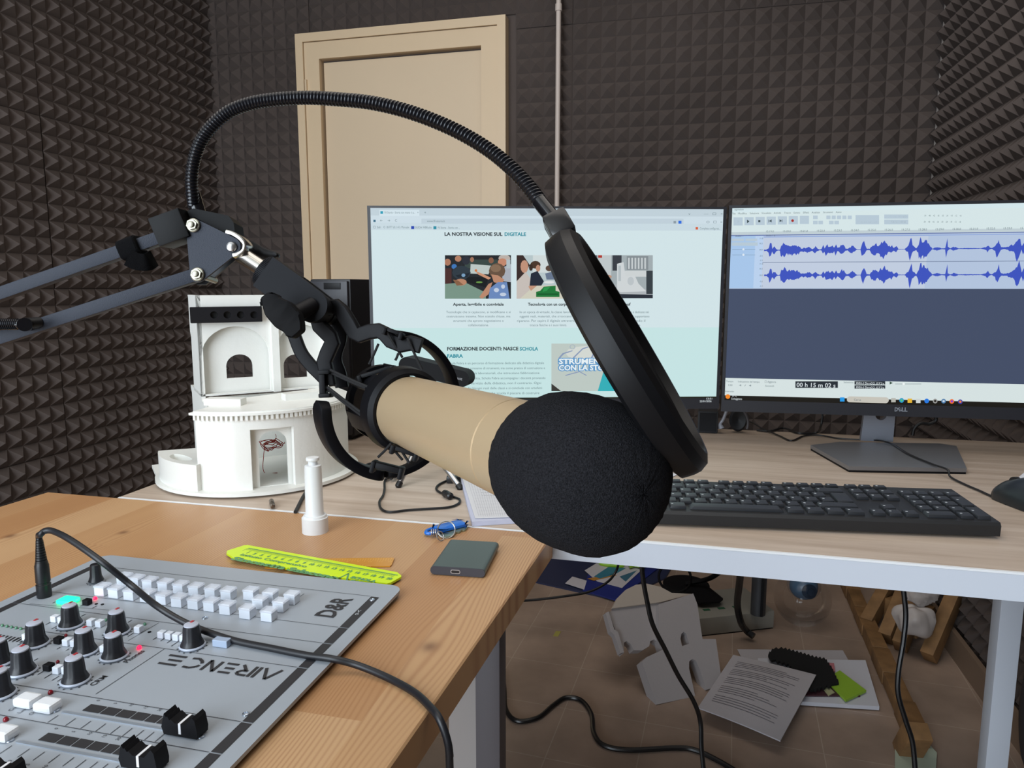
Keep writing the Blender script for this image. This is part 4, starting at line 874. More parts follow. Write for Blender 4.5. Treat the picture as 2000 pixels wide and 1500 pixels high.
# foam windscreen
FOA = mat('foam_windscreen', '1e1e21', 1, bump=1.0, bscale=1600, var=.55, vscale=1300, spec=.1)
prof = [(.0, .0285), (.003, .0315), (.008, .0345), (.012, .036), (.018, .0382), (.025, .0395), (.033, .0402), (.04, .040), (.048, .0395), (.055, .0385), (.061, .0365), (.067, .033), (.0715, .029), (.075, .024), (.078, .018), (.080, .012), (.081, .006), (.0812, .0004)]
bm = lathe(B(), mR, ma, [(.014, r1-.0045)]+[(t*.98+.0135, r*(.90 if t > .04 else .905)) for t, r in prof], 96, cap=False)
rnd = random.Random(4)
for v in bm.verts: v.co += V((rnd.uniform(-1, 1), rnd.uniform(-1, 1), rnd.uniform(-1, 1)))*.00022
o = obj('microphone_windscreen', bm, FOA, smooth=70); tag(o, 'bulbous black foam windscreen over the head of the gold microphone', 'windscreen')
# ------------------------------------------------------------------ shock mount
SM = thing('shock_mount', 'black plastic shock mount with elastic cords around the rear of the microphone', 'shock mount', mL-ma*.03)
BP = mat('mount_plastic', '0e0e11', .5, spec=.14)
obj('inner_ring', lathe(B(), mL, ma, [(-.006, .0242), (.004, .0244), (.004, .0262), (.001, .0290), (-.010, .0300), (-.013, .0285), (-.013, .0245)], 48, cap=False, close=True), BP, SM, label='ring gripping the microphone')
obj('rear_ring', lathe(B(), mL, ma, [(-.046, .0235), (-.040, .0235), (-.040, .0275), (-.046, .0275)], 48, cap=False, close=True), BP, SM)
bm = B()
for th in (20, 75, 135, 200, 262, 318):
    p, q = mp(-.043, th, .0258), mp(-.005, th, .0268); ax_ = (ma, (q-mp(-.005, th, 0)).normalized(), ma.cross((q-mp(-.005, th, 0)).normalized())); box(bm, (p+q)/2, ((q-p).length, .0035, .013), ax_, bev=.0008)
obj('cage_bars', bm, BP, SM)
def band_(t, a0, a1, r, wd=.013, th=.0045, n=26):
    pr = [(-th/2, -wd/2), (th/2, -wd/2), (th/2, wd/2), (-th/2, wd/2)]
    R = []
    for i in range(n+1):
        A_ = a0+(a1-a0)*i/n; c = mp(t, A_, r); rd = (c-mp(t, A_, 0)).normalized(); ta = rd.cross(ma)
        k = min(1, (i+.6)/2, (n-i+.6)/2)
        R.append([c+rd*(u*1)+ma*(v*k) for u, v in rrect(-th/2, -wd/2, th/2, wd/2, .0012, 2)])
    return rings(B(), R)
RO = .0510; TO = -.028
obj('outer_arc', band_(TO, 172, 262, .0500, .020, .0075), BP, SM); obj('outer_arc', band_(TO, 262, 345, RO-.001, .012, .005), BP, SM); obj('outer_arc', band_(TO, -4, 92, RO, .014, .005), BP, SM)
def pxpath(pts, d0, d1=None):
    d1 = d0 if d1 is None else d1; n = len(pts); return [atd(x, y, d0+(d1-d0)*i/(n-1)) for i, (x, y) in enumerate(pts)]
PRF = rrect(-.0029, -.0052, .0029, .0052, .0012, 3)
PRF2 = rrect(-.0026, -.0046, .0026, .0046, .0012, 3)
obj('fork_strut', sweep(B(), pxpath([(632, 608), (642, 601), (657, 598), (668, 608), (684, 634), (693, 650), (702, 655), (722, 648), (740, 646), (752, 652), (764, 666), (784, 674), (803, 670), (822, 676)], .500, .487), PRF, FW, 1), BP, SM)
obj('fork_strut', sweep(B(), pxpath([(640, 604), (630, 609), (620, 624), (624, 636), (646, 658), (650, 668), (640, 690), (634, 706), (638, 726), (642, 752)], .494, .500), PRF, FW, 1), BP, SM)
obj('fork_strut', sweep(B(), pxpath([(648, 612), (656, 622), (664, 644), (664, 664), (656, 690), (656, 708), (664, 730), (668, 756)], .512, .520), PRF2, FW, 5), BP, SM)
obj('fork_strut', sweep(B(), pxpath([(575, 655), (588, 688), (606, 712), (624, 730), (636, 742)], .522, .510), PRF2, FW, 5), BP, SM)
def hook(px, py, d, ang, L=.019, wd=.0085, name='cord_hook'):
    c = atd(px, py, d); u = (RT*math.cos(math.radians(ang))+UP*math.sin(math.radians(ang))); v = FW.cross(u)
    bm = box(B(), c, (L, wd*.55, .010), (u, v, FW), bev=.0012); box(bm, c+u*(L/2)+v*.0015, (.003, wd, .012), (u, v, FW), bev=.001); box(bm, c-u*(L/2)+v*.0015, (.003, wd, .012), (u, v, FW), bev=.001)
    return obj(name, bm, BP, SM)
hook(770, 648, .485, -18, .0115, .005); hook(632, 750, .497, 92, .016, .008); hook(758, 913, .480, -14, .019, .008)
hook(736, 727, .500, 17, .024, .0055); hook(722, 800, .488, 82, .018, .006); hook(792, 880, .470, -18, .016, .006)
CORD = mat('elastic_cord', '141416', .75, bump=.6, bscale=3000)
for a, b, d0, d1 in (((756, 648), (786, 698), .482, .49), ((796, 660), (824, 722), .482, .487), ((739, 672), (721, 711), .49, .495), ((778, 690), (772, 704), .495, .495), ((645, 722), (722, 757), .493, .485), ((643, 726), (719, 760), .496, .488), ((640, 756), (722, 817), .493, .482), ((638, 760), (718, 820), .496, .485), ((764, 866), (738, 893), .478, .478), ((762, 868), (786, 898), .480, .476), ((776, 866), (800, 905), .476, .47)):
    obj('elastic_cord', tube(B(), [atd(*a, d0), atd((a[0]+b[0])/2, (a[1]+b[1])/2+1.0, (d0+d1)/2), atd(*b, d1)], .0009, n=7, k=4), CORD, SM)
# swivel clip and thumb screw
c0, c1 = atd(528, 537, .498), atd(622, 604, .495); ua = (c1-c0).normalized(); va = FW.cross(ua).normalized(); wa = ua.cross(va)
SWV = mat('swivel_plastic', '131418', .6, spec=.14)
def pl(u, v, w_=0): return c0+ua*u+va*v+wa*w_
hgt = .0118; LN = (c1-c0).length
out = [(0, -hgt), (LN*.55, -hgt)]+arcp(LN-.001, 0, hgt*.95, hgt*.95, -80, 80, 12)+[(LN*.55, hgt), (0, hgt)]
bm = B()
for w0_, w1_ in ((-.0130, -.0065), (.0065, .0130)): slab(bm, [pl(u, v, w0_) for u, v in out], [], wa*(w1_-w0_))
box(bm, pl(LN*.22, 0), (LN*.45, hgt*2, .0135), (ua, va, wa), bev=.0008)
obj('swivel_clip', bm, SWV, SM, smooth=30)
obj('swivel_tongue', cyl(B(), pl(LN-.001, 0, -.006), pl(LN-.001, 0, .006), .0105, n=28), SWV, SM)
bm = B(); n_ = 60; 
lathe(bm, c0-ua*.0062, ua, [(0, .0100), (.0004, .0108), (.0062, .0112), (.0066, .0102)], 60)
for i in range(60):
    a = 2*math.pi*i/60; d = va*math.cos(a)+wa*math.sin(a); box(bm, c0-ua*.003+d*.0112, (.0052, .0007, .0007), (ua, va.copy() if False else d.cross(ua), d))
obj('knurled_collar', bm, SWV, SM, smooth=False)
tj = pl(LN-.001, 0, -.013 if wa.dot(FW) > 0 else .013); tdir = (atd(548, 622, .462)-tj)
obj('screw_shaft', cyl(B(), tj-tdir*.05, atd(566, 620, .468), .0056, n=20), BLKM, SM)
h0, h1 = atd(520, 578, .462), atd(584, 654, .466); hu = (h1-h0).normalized(); hv = FW.cross(hu).normalized(); hL = (h1-h0).length; hc = (h0+h1)/2
ol = [(-hL/2, -.0035), (-hL/2+.003, -.0062), (-.010, -.0062), (-.003, -.0098), (.006, -.0102), (hL/2-.004, -.0072), (hL/2, -.004), (hL/2, .004), (hL/2-.003, .0062), (.010, .0055), (.004, .0078), (-.006, .0078), (-.012, .005), (-hL/2+.003, .0055), (-hL/2, .003)]
bm = B(); slab(bm, [hc+hu*u+hv*v-FW*.005 for u, v in ol], [], FW*.010); bmesh.ops.bevel(bm, geom=bm.edges[:], offset=.0009, segments=1, affect='EDGES')
obj('thumb_screw', bm, mat('knob_plastic', '09090b', .65, spec=.15), SM, smooth=25)
# ------------------------------------------------------------------ boom arm
BA = thing('boom_arm', 'slate grey scissor microphone arm with triangular joint plates', 'microphone arm', atd(200, 560, .5))
def bar(p, q, h, dep, m, name, par, bev=.0010, up=None):
    p, q = V(p), V(q); u = (q-p).normalized(); w_ = V((RT.y*-1, RT.x, 0)); v = w_.cross(u).normalized(); w_ = u.cross(v)
    return obj(name, box(B(), (p+q)/2, ((q-p).length, h, dep), (u, v, w_), bev=bev), m, par)
bar(atd(-90, 607, .512), atd(352, 452, .512), .0089, .0105, SLATE, 'upper_tube', BA)
bar(atd(-90, 690, .512), atd(386, 537, .512), .0093, .0105, SLATE, 'lower_tube', BA)
def tri(depth, th, name):
    P3 = [(377, 440, 14), (452, 481, 17.5), (386, 536, 15)]; pts = []
    c = [((377+452+386)/3), ((440+481+536)/3)]
    for i, (x, y, r) in enumerate(P3):
        pv, nx = P3[i-1], P3[(i+1) % 3]
        a0 = math.degrees(math.atan2(y-pv[1], x-pv[0]))-90; a1 = math.degrees(math.atan2(nx[1]-y, nx[0]-x))-90
        if a1 < a0: a1 += 360
        pts += arcp(x, y, r, r, a0, a1, 7)
    bm = B(); slab(bm, [atd(x, y, depth) for x, y in pts], [], FW*th); return obj(name, bm, SLATE, BA, smooth=30)
tri(.500, .0022, 'joint_plate')
P_ = [(x+9, y-4) for x, y in ((377, 440), (452, 481), (386, 536))]
bm = B(); slab(bm, [atd(x, y, .524) for x, y in ((372, 424), (462, 470), (470, 490), (462, 506), (402, 556), (384, 556), (374, 545))], [], FW*.0022); obj('joint_plate', bm, mat('black_steel', '0c0d10', .4), BA, smooth=False)
for x, y, r in ((377, 440, .0044), (385.5, 536, .0044)):
    c = atd(x, y, .499); bm = lathe(B(), c, -FW, [(-.002, r*1.06), (.0004, r*1.10), (.0008, r*.95)], 24)
    rings(bm, [[c-FW*a+(RT*math.cos(k*math.pi/3+.3)+UP*math.sin(k*math.pi/3+.3))*r*.84 for k in range(6)] for a in (.0006, .0030)]); lathe(bm, c, -FW, [(.003, r*.52), (.0042, r*.48), (.0045, r*.3)], 18)
    cyl(bm, c, c+FW*.030, r*.5, n=12); obj('bolt', bm, mat('bolt_zinc', '8d8a7c', .35, metal=.85), BA, smooth=30)
c = atd(452, 482, .499); obj('rivet', lathe(B(), c, -FW, [(-.02, .003), (0, .0034), (.0001, .0037), (.0014, .0031), (.0021, .0016), (.0023, .0002)], 28), STEEL, BA)
# black hood on the upper tube, top bracket, strap
c = atd(343, 447, .508); u = (atd(352, 446, .5)-atd(302, 464, .5)).normalized(); w_ = V((-RT.y, RT.x, 0)); v = w_.cross(u).normalized()
bm = box(B(), c, (.0225, .0205, .024), (u, v, u.cross(v)), bev=.0012); obj('hood', bm, mat('hood_black', '09090a', .5, spec=.14), BA)
bm = B(); slab(bm, [atd(x, y, .508) for x, y in ((366, 412), (378, 407), (446, 421), (456, 434), (460, 462), (440, 456), (380, 424), (372, 430))], [], FW*.018); obj('bracket', bm, mat('bracket_black', '070708', .5, spec=.12), BA, smooth=False)
c = atd(266, 482, .510)
R = []
for i in range(21):
    a = 2*math.pi*i/20
bm = B(); rr = [(math.cos(2*math.pi*i/24), math.sin(2*math.pi*i/24)) for i in range(24)]
def sq(x, y, k): return (math.copysign(abs(x)**.45, x)*k, math.copysign(abs(y)**.45, y)*k)
for s0, s1, ho in ((-.0105, .0035, .0072),):
    rings(bm, [[c+u*s+v*sq(x, y, h)[0]+w_*sq(x, y, h)[1] for x, y in rr] for s, h in ((s0, ho-.001), (s0+.001, ho), (s1-.001, ho+.0004), (s1, ho-.0006))])
obj('velcro_strap', bm, mat('strap_fabric', '0b0b0d', .9, spec=.1, bump=.8, bscale=2500), BA, label='black hook and loop strap')
bm = sweep(B(), [atd(232, 480, .498), atd(246, 470, .497), atd(262, 466, .498), atd(270, 486, .499), atd(280, 502, .503), atd(300, 502, .508)], rrect(-.0008, -.0078, .0008, .0078, .0006, 2), FW.cross(u), 5)
obj('strap_end', sweep(B(), [atd(300, 505, .516), atd(288, 512, .505), atd(268, 511, .502), atd(250, 503, .500)], rrect(-.006, -.0008, .006, .0008, .0006, 2), FW, 5), mat('strap_fabric', '141417'), BA)
bm.free()
# spring on its pin
pts = []; s0, s1 = atd(-80, 634, .494), atd(36, 633, .494); d = (s1-s0).normalized(); p1, p2 = perp(d)
for i in range(30*12+1): a = 2*math.pi*i/12; pts.append(s0+(s1-s0)*(i/360)+(p1*math.cos(a)+p2*math.sin(a))*.0034)
obj('spring', tube(B(), pts, .00062, n=6, sm=False), mat('spring_black', '1a1a1e', .25, metal=.6), BA)
bm = cyl(B(), atd(33, 633, .494), atd(42, 633, .494), .0034, n=18); obj('spring_hook', bm, GLOSS, BA)
bm = cyl(B(), atd(48, 634, .490), atd(58, 634, .520), .0046, n=24); obj('pin', bm, GLOSS, BA); obj('pin_sleeve', cyl(B(), atd(50, 632, .500), atd(78, 630, .508), .0040, n=18), mat('sleeve_black', '0f0f12', .5), BA)
obj('tube_end', bx((0, 0, 0), (.001, .001, .001)), BLK, BA).hide_render = False
bpy.data.objects.remove(bpy.data.objects['tube_end'])
# chrome eye bolt and wing lever
bm = B(); rod0, rod1 = atd(470, 497, .508), atd(528, 535, .500)
cyl(bm, rod0, rod1, .0058, n=28); obj('chrome_rod', bm, CHROME, BA)
bm = sweep(B(), [atd(x, y, .506) for x, y in ((449, 456), (462, 460), (476, 469), (484, 480), (482, 492), (473, 499), (462, 502))], rrect(-.0016, -.0075, .0016, .0075, .0012, 2), (atd(449, 470, .506)-atd(449, 456, .506)).normalized(), 5); obj('chrome_eye', bm, CHROME, BA)
bm = B(); slab(bm, [atd(x, y, .524) for x, y in ((470, 462), (492, 470), (512, 482), (526, 488), (542, 492), (543, 500), (532, 505), (510, 506), (488, 498), (474, 488))], [], FW*.007); bmesh.ops.bevel(bm, geom=bm.edges[:], offset=.001, segments=1, affect='EDGES'); obj('wing_lever', bm, BLK, BA)
# ------------------------------------------------------------------ pop filter on a gooseneck
PF = thing('pop_filter', 'round black pop filter on a ribbed gooseneck curving over the microphone', 'pop filter', atd(384, 410, .50))
gp = [(379, 404), (376, 382), (374, 350), (379, 312), (392, 276), (415, 245), (448, 218), (490, 202), (540, 194), (600, 191), (660, 194), (720, 200), (780, 213), (840, 233), (900, 260), (955, 293), (1000, 330), (1035, 368), (1060, 402)]
G = [atd(x, y, .515-.125*i/(len(gp)-1)) for i, (x, y) in enumerate(gp)]
dense = smoothpts(G, 40); acc = [0]
for a, b in zip(dense, dense[1:]): acc.append(acc[-1]+(b-a).length)
def along(s):
    for i in range(len(acc)-1):
        if acc[i+1] >= s: t = (s-acc[i])/max(acc[i+1]-acc[i], 1e-9); return dense[i].lerp(dense[i+1], t)
    return dense[-1]
step = .00062; N_ = int(acc[-1]/step); P2 = [along(i*step) for i in range(N_+1)]
RP = (.0033, .0043, .0043, .0036)
obj('gooseneck', tube(B(), P2, .004, n=14, sm=False, rf=lambda i, n: RP[i % 4]), mat('gooseneck_black', '15161b', .22, metal=.35), PF, smooth=30)
obj('lower_sleeve', lathe(B(), atd(387, 417, .515), atd(376, 376, .515)-atd(387, 417, .515), [(0, .0054), (.0155, .0050), (.016, .0043)], 24), GLOSS, PF)
obj('upper_sleeve', cyl(B(), atd(1053, 393, .391), atd(1078, 424, .386), .0042, n=22), GLOSS, PF)
rR = .0672; RC = atd(1227, 685.5, .352); rn = (RT*.839+UP*.494-FW*math.sqrt(1-.839**2-.494**2)).normalized(); rt = atd(1097, 455, .395)
bm = lathe(B(), RC, rn, [(-.0088, rR-.0048), (-.0070, rR-.0010), (-.0015, rR), (.0020, rR), (.0062, rR-.0018), (.0084, rR-.0058), (.0082, rR-.0075), (.004, rR-.0092), (-.006, rR-.0092), (-.0088, rR-.0075)], 96, cap=False, close=True)
obj('hoop', bm, mat('hoop_black', '0f0f11', .45, spec=.2), PF, smooth=22)
MESHM = mat('filter_mesh', '191819', .9, bump=1, bscale=1500, spec=.1)
bm = lathe(B(), RC, rn, [(.0038, rR-.009), (.0042, rR*.5), (.0042, .0004), (.0032, .0004), (.0028, rR-.009)], 64, cap=False, close=False); obj('filter_mesh', bm, MESHM, PF)
sc0 = atd(1077, 424, .436); sk = (rt-sc0)
ax_u = (atd(1100, 466, .380)-atd(1076, 424, .386)).normalized(); ax_v = FW.cross(ax_u).normalized()
bm = box(B(), atd(1093, 444, .382), (.0155, .0135, .012), (ax_u, ax_v, ax_u.cross(ax_v)), bev=.0022); obj('socket', bm, GLOSS, PF)

# ------------------------------------------------------------------ white printed building model on the desk
PLA = CREAM
fz = math.radians(45); mf = V((math.sin(fz), -math.cos(fz), 0)); ms = V((math.cos(fz), math.sin(fz), 0))
MC = V((-.668, 1.003, 0)); ZB0 = ZD+.0035; ZB1 = ZB0+.005
BM = thing('building_model', 'white 3D printed model of a domed church with arched doorway on the desk', 'model', (MC.x, MC.y, ZD))
def pol(th, r, z): th = math.radians(th); return V((MC.x+r*math.cos(th), MC.y+r*math.sin(th), z))
bp = [pol(a, .1545, ZB0) for a in range(212, 406, 6)]+[pol(45, .1545, ZB0)-mf*.10, pol(212, .1545, ZB0)-mf*.07]
bm = B(); slab(bm, bp, [], (0, 0, .005)); obj('base_plate', bm, PLA, BM, smooth=30)
bm = B()
for a in (230, 270, 310, 350, 30): cyl(bm, pol(a, .135, ZD), pol(a, .135, ZB0), .006, n=12)
obj('base_feet', bm, PLA, BM)
def wallarc(a0, a1, r_in, r_out, z0, z1, bm=None, st=3.0, rough=0):
    bm = bm or B(); n = max(2, int(abs(a1-a0)/st)); rnd = random.Random(int(a0*7+z1*99)); R = []
    for i in range(n+1):
        a = a0+(a1-a0)*i/n; j = rnd.uniform(-rough, rough)
        R.append([pol(a, r_in, z0), pol(a, r_out+j, z0), pol(a, r_out+j, z1), pol(a, r_in, z1)])
    return rings(bm, R)
ZR = .868; dz = .8465; da0, da1 = -61.5, -36.5
bm = wallarc(266-360, da0, .131, .139, ZB1, ZR, rough=.0004, st=2); wallarc(da1, 45, .131, .139, ZB1, ZR, bm, rough=.0002, st=2); wallarc(da0, da1, .131, .139, dz, ZR, bm, st=2)
obj('drum_wall', bm, PLA, BM, smooth=15)
# recessed portal with an arch
pc = (pol(da0, .134, 0)+pol(da1, .134, 0))/2; pw = (pol(da1, .134, 0)-pol(da0, .134, 0)); hw2 = pw.length/2; pe = pw.normalized(); pn = V((pe.y, -pe.x, 0))
PD = Plane((pc.x-pn.x*.006, pc.y-pn.y*.006, 0), pe, (0, 0, 1))
aw = hw2*.70; az = dz-.006-aw
outer = [PD.w(-hw2, ZB1), PD.w(hw2, ZB1), PD.w(hw2, dz), PD.w(-hw2, dz)]
hole = [PD.w(u+hw2*.06, z) for u, z in [(-aw, ZB1+.0006), (aw, ZB1+.0006)]+arcp(0, az, aw, aw, 0, 180, 16)]
bm = B(); slab(bm, outer, [hole], -pn*.006); obj('portal', bm, PLA, BM, smooth=False)
# roof terrace with cornice and dentils
bm = B(); slab(bm, [pol(a, .1455, ZR) for a in range(264, 408, 3)]+[pol(45, .146, ZR)-mf*.06, pol(240, .08, ZR), pol(262, .105, ZR)], [], (0, 0, .0035)); slab(bm, [pol(a, .1425, ZR+.0035) for a in range(266, 406, 3)]+[pol(45, .1425, ZR+.0035)-mf*.06, pol(240, .08, ZR+.0035), pol(263, .105, ZR+.0035)], [], (0, 0, .002)); obj('terrace', bm, PLA, BM, smooth=30)
bm = B()
for i in range(50):
    a = 267+i*2.75; c = pol(a, .1415, ZR-.0035); r_ = rotz(math.radians(a)); box(bm, c, (.005, .0036, .007), r_)
obj('dentils', bm, PLA, BM, smooth=False)
for (x0, y0), (x1, y1), dpt, hgt_ in (((398, 792), (470, 793), .020, .010), ((558, 783), (622, 777), .020, .010)):
    A = atz(x0, y0, ZR+.0055); Bq = atz(x1, y1, ZR+.0055); u = (Bq-A).normalized(); vv = V((-u.y, u.x, 0)); box(bm := B(), (A+Bq)/2+vv*dpt/2+V((0, 0, hgt_/2)), ((Bq-A).length, dpt, hgt_), (u, vv, V((0, 0, 1)))); obj('roof_block', bm, PLA, BM, smooth=False)
# low wing continuing the drum to the left
bm = B(); zw = .797; outl = [pol(a, .148, ZB1) for a in range(214, 269, 3)]+[pol(267, .125, ZB1), pol(250, .090, ZB1), pol(214, .095, ZB1)]
slab(bm, outl, [], (0, 0, .026)); hl = [pol(242+13*math.cos(t*.524), .128+.011*math.sin(t*.524), ZB1+.026) for t in range(12)]
slab(bm, [p+V((0, 0, .026)) for p in outl], [hl], (0, 0, zw-ZB1-.026)); obj('low_wing', bm, PLA, BM, smooth=20)
# tower: front wall with arched niches, recessed wall with windows, side walls
TC = atz(383, 700, .9); TC = V((-.7555, .982, 0))
PT = Plane(TC, ms, (0, 0, 1)); TW_ = .207; ztp = 1.0345
zlow = ZR+.0055
def pt(x, y): return PT.uv(x, y)
def arch(x0, x1, ytop, ybot, n=14, P=None):
    a = (P or PT).uv(x0, ybot); b = (P or PT).uv(x1, ybot); a = (a[0], max(a[1], zlow+.003)); b = (b[0], max(b[1], zlow+.003)); zt = (P or PT).uv((x0+x1)/2, ytop)[1]; r = (b[0]-a[0])/2; z0 = min(a[1], b[1]); cx = (a[0]+b[0])/2
    return [(a[0], z0), (b[0], z0)]+arcp(cx, zt-r*.9, r, r*.9, 0, 180, n)
def T3(pts, off=0): return [PT.w(u, z, off) for u, z in pts]
bm = B(); n1, n2 = arch(398, 530, 637, 768), arch(546, 640, 634, 764)
slab(bm, T3([(0, zlow), (TW_, zlow), (TW_, ztp), (0, ztp)]), [T3(n1), T3(n2)], -mf*.007); obj('tower_front', bm, PLA, BM, smooth=20)
PT2 = Plane(TC-mf*.013, ms, (0, 0, 1))
bm = B(); w1, w2 = arch(443, 495, 692, 736, P=PT2), arch(555, 601, 692, 736, P=PT2)
slab(bm, [PT2.w(u, z) for u, z in ((.003, zlow), (TW_-.003, zlow), (TW_-.003, ztp-.004), (.003, ztp-.004))], [[PT2.w(u, z) for u, z in w1], [PT2.w(u, z) for u, z in w2]], -mf*.005); obj('niche_wall', bm, PLA, BM, smooth=False)
bm = B()
sl = -mf  # direction to the back
def side(u0, sgn):
    o_ = PT.w(u0, 0)
    pr = [(0, zlow), (.083, zlow), (.083, .965), (.092, .973), (.092, ztp-.004), (.096, ztp), (0, ztp)]
    slab(bm := B(), [o_+sl*a+V((0, 0, z)) for a, z in pr], [], ms*(.006*sgn)); obj('tower_side', bm, PLA, BM, smooth=False)
side(0, 1); side(TW_, -1)
bm = B(); o_ = PT.w(0, 0)
slab(bm, [o_+sl*a+V((0, 0, z)) for a, z in ((-.035, ZB1), (.115, ZB1), (.115, ZR-.003), (.125, ZR+.004), (.125, ZR+.010), (-.0, ZR+.010), (-.0, ZR-.002), (-.035, ZR-.002))], [], ms*.006); obj('lower_side', bm, PLA, BM, smooth=False)
bm = B(); b0 = PT.w(.003, 0)-mf*.02; b1 = PT.w(TW_+.02, 0)-mf*.02
slab(bm, [b0+V((0, 0, ZB1)), b1+V((0, 0, ZB1)), b1+V((0, 0, ZR)), b0+V((0, 0, ZR))], [], -mf*.006); obj('inner_wall', bm, PLA, BM, smooth=False)
slab(bm := B(), T3([(pt(531, 700)[0], zlow), (pt(545, 700)[0], zlow), (pt(545, 700)[0], .99), (pt(531, 700)[0], .99)], .0), [], mf*.006); obj('pilaster', bm, PLA, BM, smooth=False)
# black strip with four holes pushed on the tower
bs = thing('printed_strip', 'black strip with four round holes fixed across the top of the white model', 'plastic part', PT.w(.06, .99))
q0, q1 = pt(372, 632), pt(514, 598); PS_ = Plane(PT.w(0, 0, .0015), ms, (0, 0, 1)); hs = []
ctr = (q0[1]+q1[1])/2; hh = abs(q1[1]-q0[1])/2
PF2 = Plane(PT.w(0, 0, .011), ms, (0, 0, 1)); uL = PF2.uv(372, 615)[0]; uR = PF2.uv(512, 615)[0]; zL = PF2.uv(440, 630)[1]; zH = PF2.uv(440, 599)[1]
for x in (418, 444, 470, 496):
    c = PF2.uv(x, 615); hs.append([PF2.w(c[0]+.0058*math.cos(-t*.524), c[1]+.0058*math.sin(-t*.524)) for t in range(12)])
bm = B(); slab(bm, [PF2.w(u, z) for u, z in rrect(uL, zL, uR, zH, .0012, 3)], hs, -mf*.006); obj('strip', bm, mat('black_print', '16161a', .4), bs, smooth=30)
bm = B(); slab(bm, [PF2.w(u, z, -.006) for u, z in ((uL+.0005, zL+.0005), (uR-.0005, zL+.0005), (uR-.0005, zH-.0005), (uL+.0005, zH-.0005))], [], -mf*.0035); obj('strip_back', bm, mat('black_print2', '0c0c0e', .6), bs, smooth=False)
# red thread inside the doorway
rnd = random.Random(12); base = atz(532, 884, .790); bm = B()
cth = aty(531, 868, base.y)
ths = thing('red_thread', 'tangle of red thread lying inside the arched doorway of the white model', 'thread', (cth.x, cth.y, ZB1))
for k in range(7):
    pts = []
    for i in range(9):
        a = 2*math.pi*i/8*(1 if k % 2 else .7)+k+rnd.uniform(-.4, .4); pts.append(cth+ms*((.019-.0015*k)*math.cos(a)+rnd.uniform(-.004, .004))+V((0, 0, (.009-.0012*k)*math.sin(a)+rnd.uniform(-.003, .003)))+mf*rnd.uniform(-.004, .004))
    tube(bm, pts, .00055, n=6, k=5)
tube(bm, [cth+V((.004, 0, .004)), cth+V((.008, 0, .012)), cth+V((.007, 0, .017))], .0004, n=6)
tube(bm, [cth+V((-.012, 0, -.004)), cth+V((-.013, -.004, -.018)), V((cth.x-.012, cth.y-.006, ZB1+.0006)), V((cth.x+.01, cth.y-.004, ZB1+.0006))], .0005, n=6)
obj('strands', bm, mat('red_cotton', 'b8392f', .8), ths)
# ------------------------------------------------------------------ black computer tower behind the model
A = aty(604, 545, 1.26); Bq = aty(683, 545, 1.26); ztop = A.z
PC = thing('computer_tower', 'black computer tower standing behind the white model left of the monitors', 'computer', ((A.x+Bq.x)/2, 1.38, ZD))
obj('case', b2(B(), (A.x, 1.262, ZD+.008), (Bq.x, 1.53, ztop), bev=.004), mat('pc_black', '1c1c20', .5), PC)
obj('front_panel', b2(B(), (A.x+.003, 1.254, ZD+.012), (Bq.x-.003, 1.2625, ztop-.004), bev=.002), mat('pc_front', '28282e', .45), PC)
sa, sb_ = aty(632, 565, 1.252), aty(664, 552, 1.252); obj('drive_slot', b2(B(), (sa.x, 1.2525, sa.z), (sb_.x, 1.2545, sb_.z), bev=.0005), BLK, PC)
obj('foot', b2(B(), (A.x+.01, 1.27, ZD), (Bq.x-.01, 1.52, ZD+.008)), RUB, PC, smooth=False)
# ------------------------------------------------------------------ white turned pin
c = atz(616, 1038, ZD); k = 1.0/ FPX*((c-CAM).dot(FW))
def zat(y): return aty(616, y, c.y).z
bm = lathe(B(), c, (0, 0, 1), [(0, 25*k), (.0185, 25*k), (.0190, 23.2*k), (.0215, 21.5*k), (.0218, 19*k), (.0235, 17.2*k)]+[(zat(y)-ZD, r*k) for y, r in ((918, 16.2), (909, 15.6), (908, 13), (907.5, 9), (901, 8.6), (899, 12.4), (896, 12.8), (893.5, 12), (893, .5))], 48)
tag(obj('printed_pin', bm, mat('white_print', 'e3e4e4', .45)), 'small white round column shaped pin standing on the pine table', 'plastic part')
# ------------------------------------------------------------------ rulers
ZT = ZD
def zpx(pts, z): return [atz(x, y, z) for x, y in pts]
OR = mat('amber_plastic', 'cf8f2c', .3, spec=.6)
rul = thing('ruler', 'small translucent amber ruler partly under the bright yellow ruler', 'ruler', atz(650, 1100, ZD))
bm = B(); slab(bm, zpx([(768, 1091), (770, 1093), (765, 1105), (762, 1107.5), (535, 1111.5), (517, 1110.5), (533, 1094)], ZD+.0004), [], (0, 0, .0012)); obj('blade', bm, OR, rul, smooth=False)
bm = B()
for i in range(26):
    x = 640+i*5; L = 5 if i % 5 else 8; P0, P1 = atz(x, 1092.5-.02*(x-640), ZD+.0017), atz(x-L*.45, 1092.5+L*.55, ZD+.0017); d = (P1-P0).normalized(); s_ = V((-d.y, d.x, 0))*.0002; quad(bm, [P0-s_, P1-s_, P1+s_, P0+s_])
for i, x in enumerate((655, 676, 697, 718, 739, 757)): text(str(i+7), atz(x, 1097, ZD+.0016), (1, .02, 0), (0, 1, 0), .005, bm=bm, lift=.0002)
text('15 cm', atz(700, 1104, ZD+.0016), (1, .02, 0), (0, 1, 0), .006, bm=bm, lift=.0002)
obj('scale_marks', bm, mat('amber_mark', 'e9b860', .3), rul, smooth=False)
GR = mat('fluorescent_yellow', 'd2f012', .4, emit=None)
rg = thing('ruler', 'bright fluorescent yellow ruler with green raised lettering behind the mixing console', 'ruler', atz(610, 1108, ZD))
zr = ZD+.0018
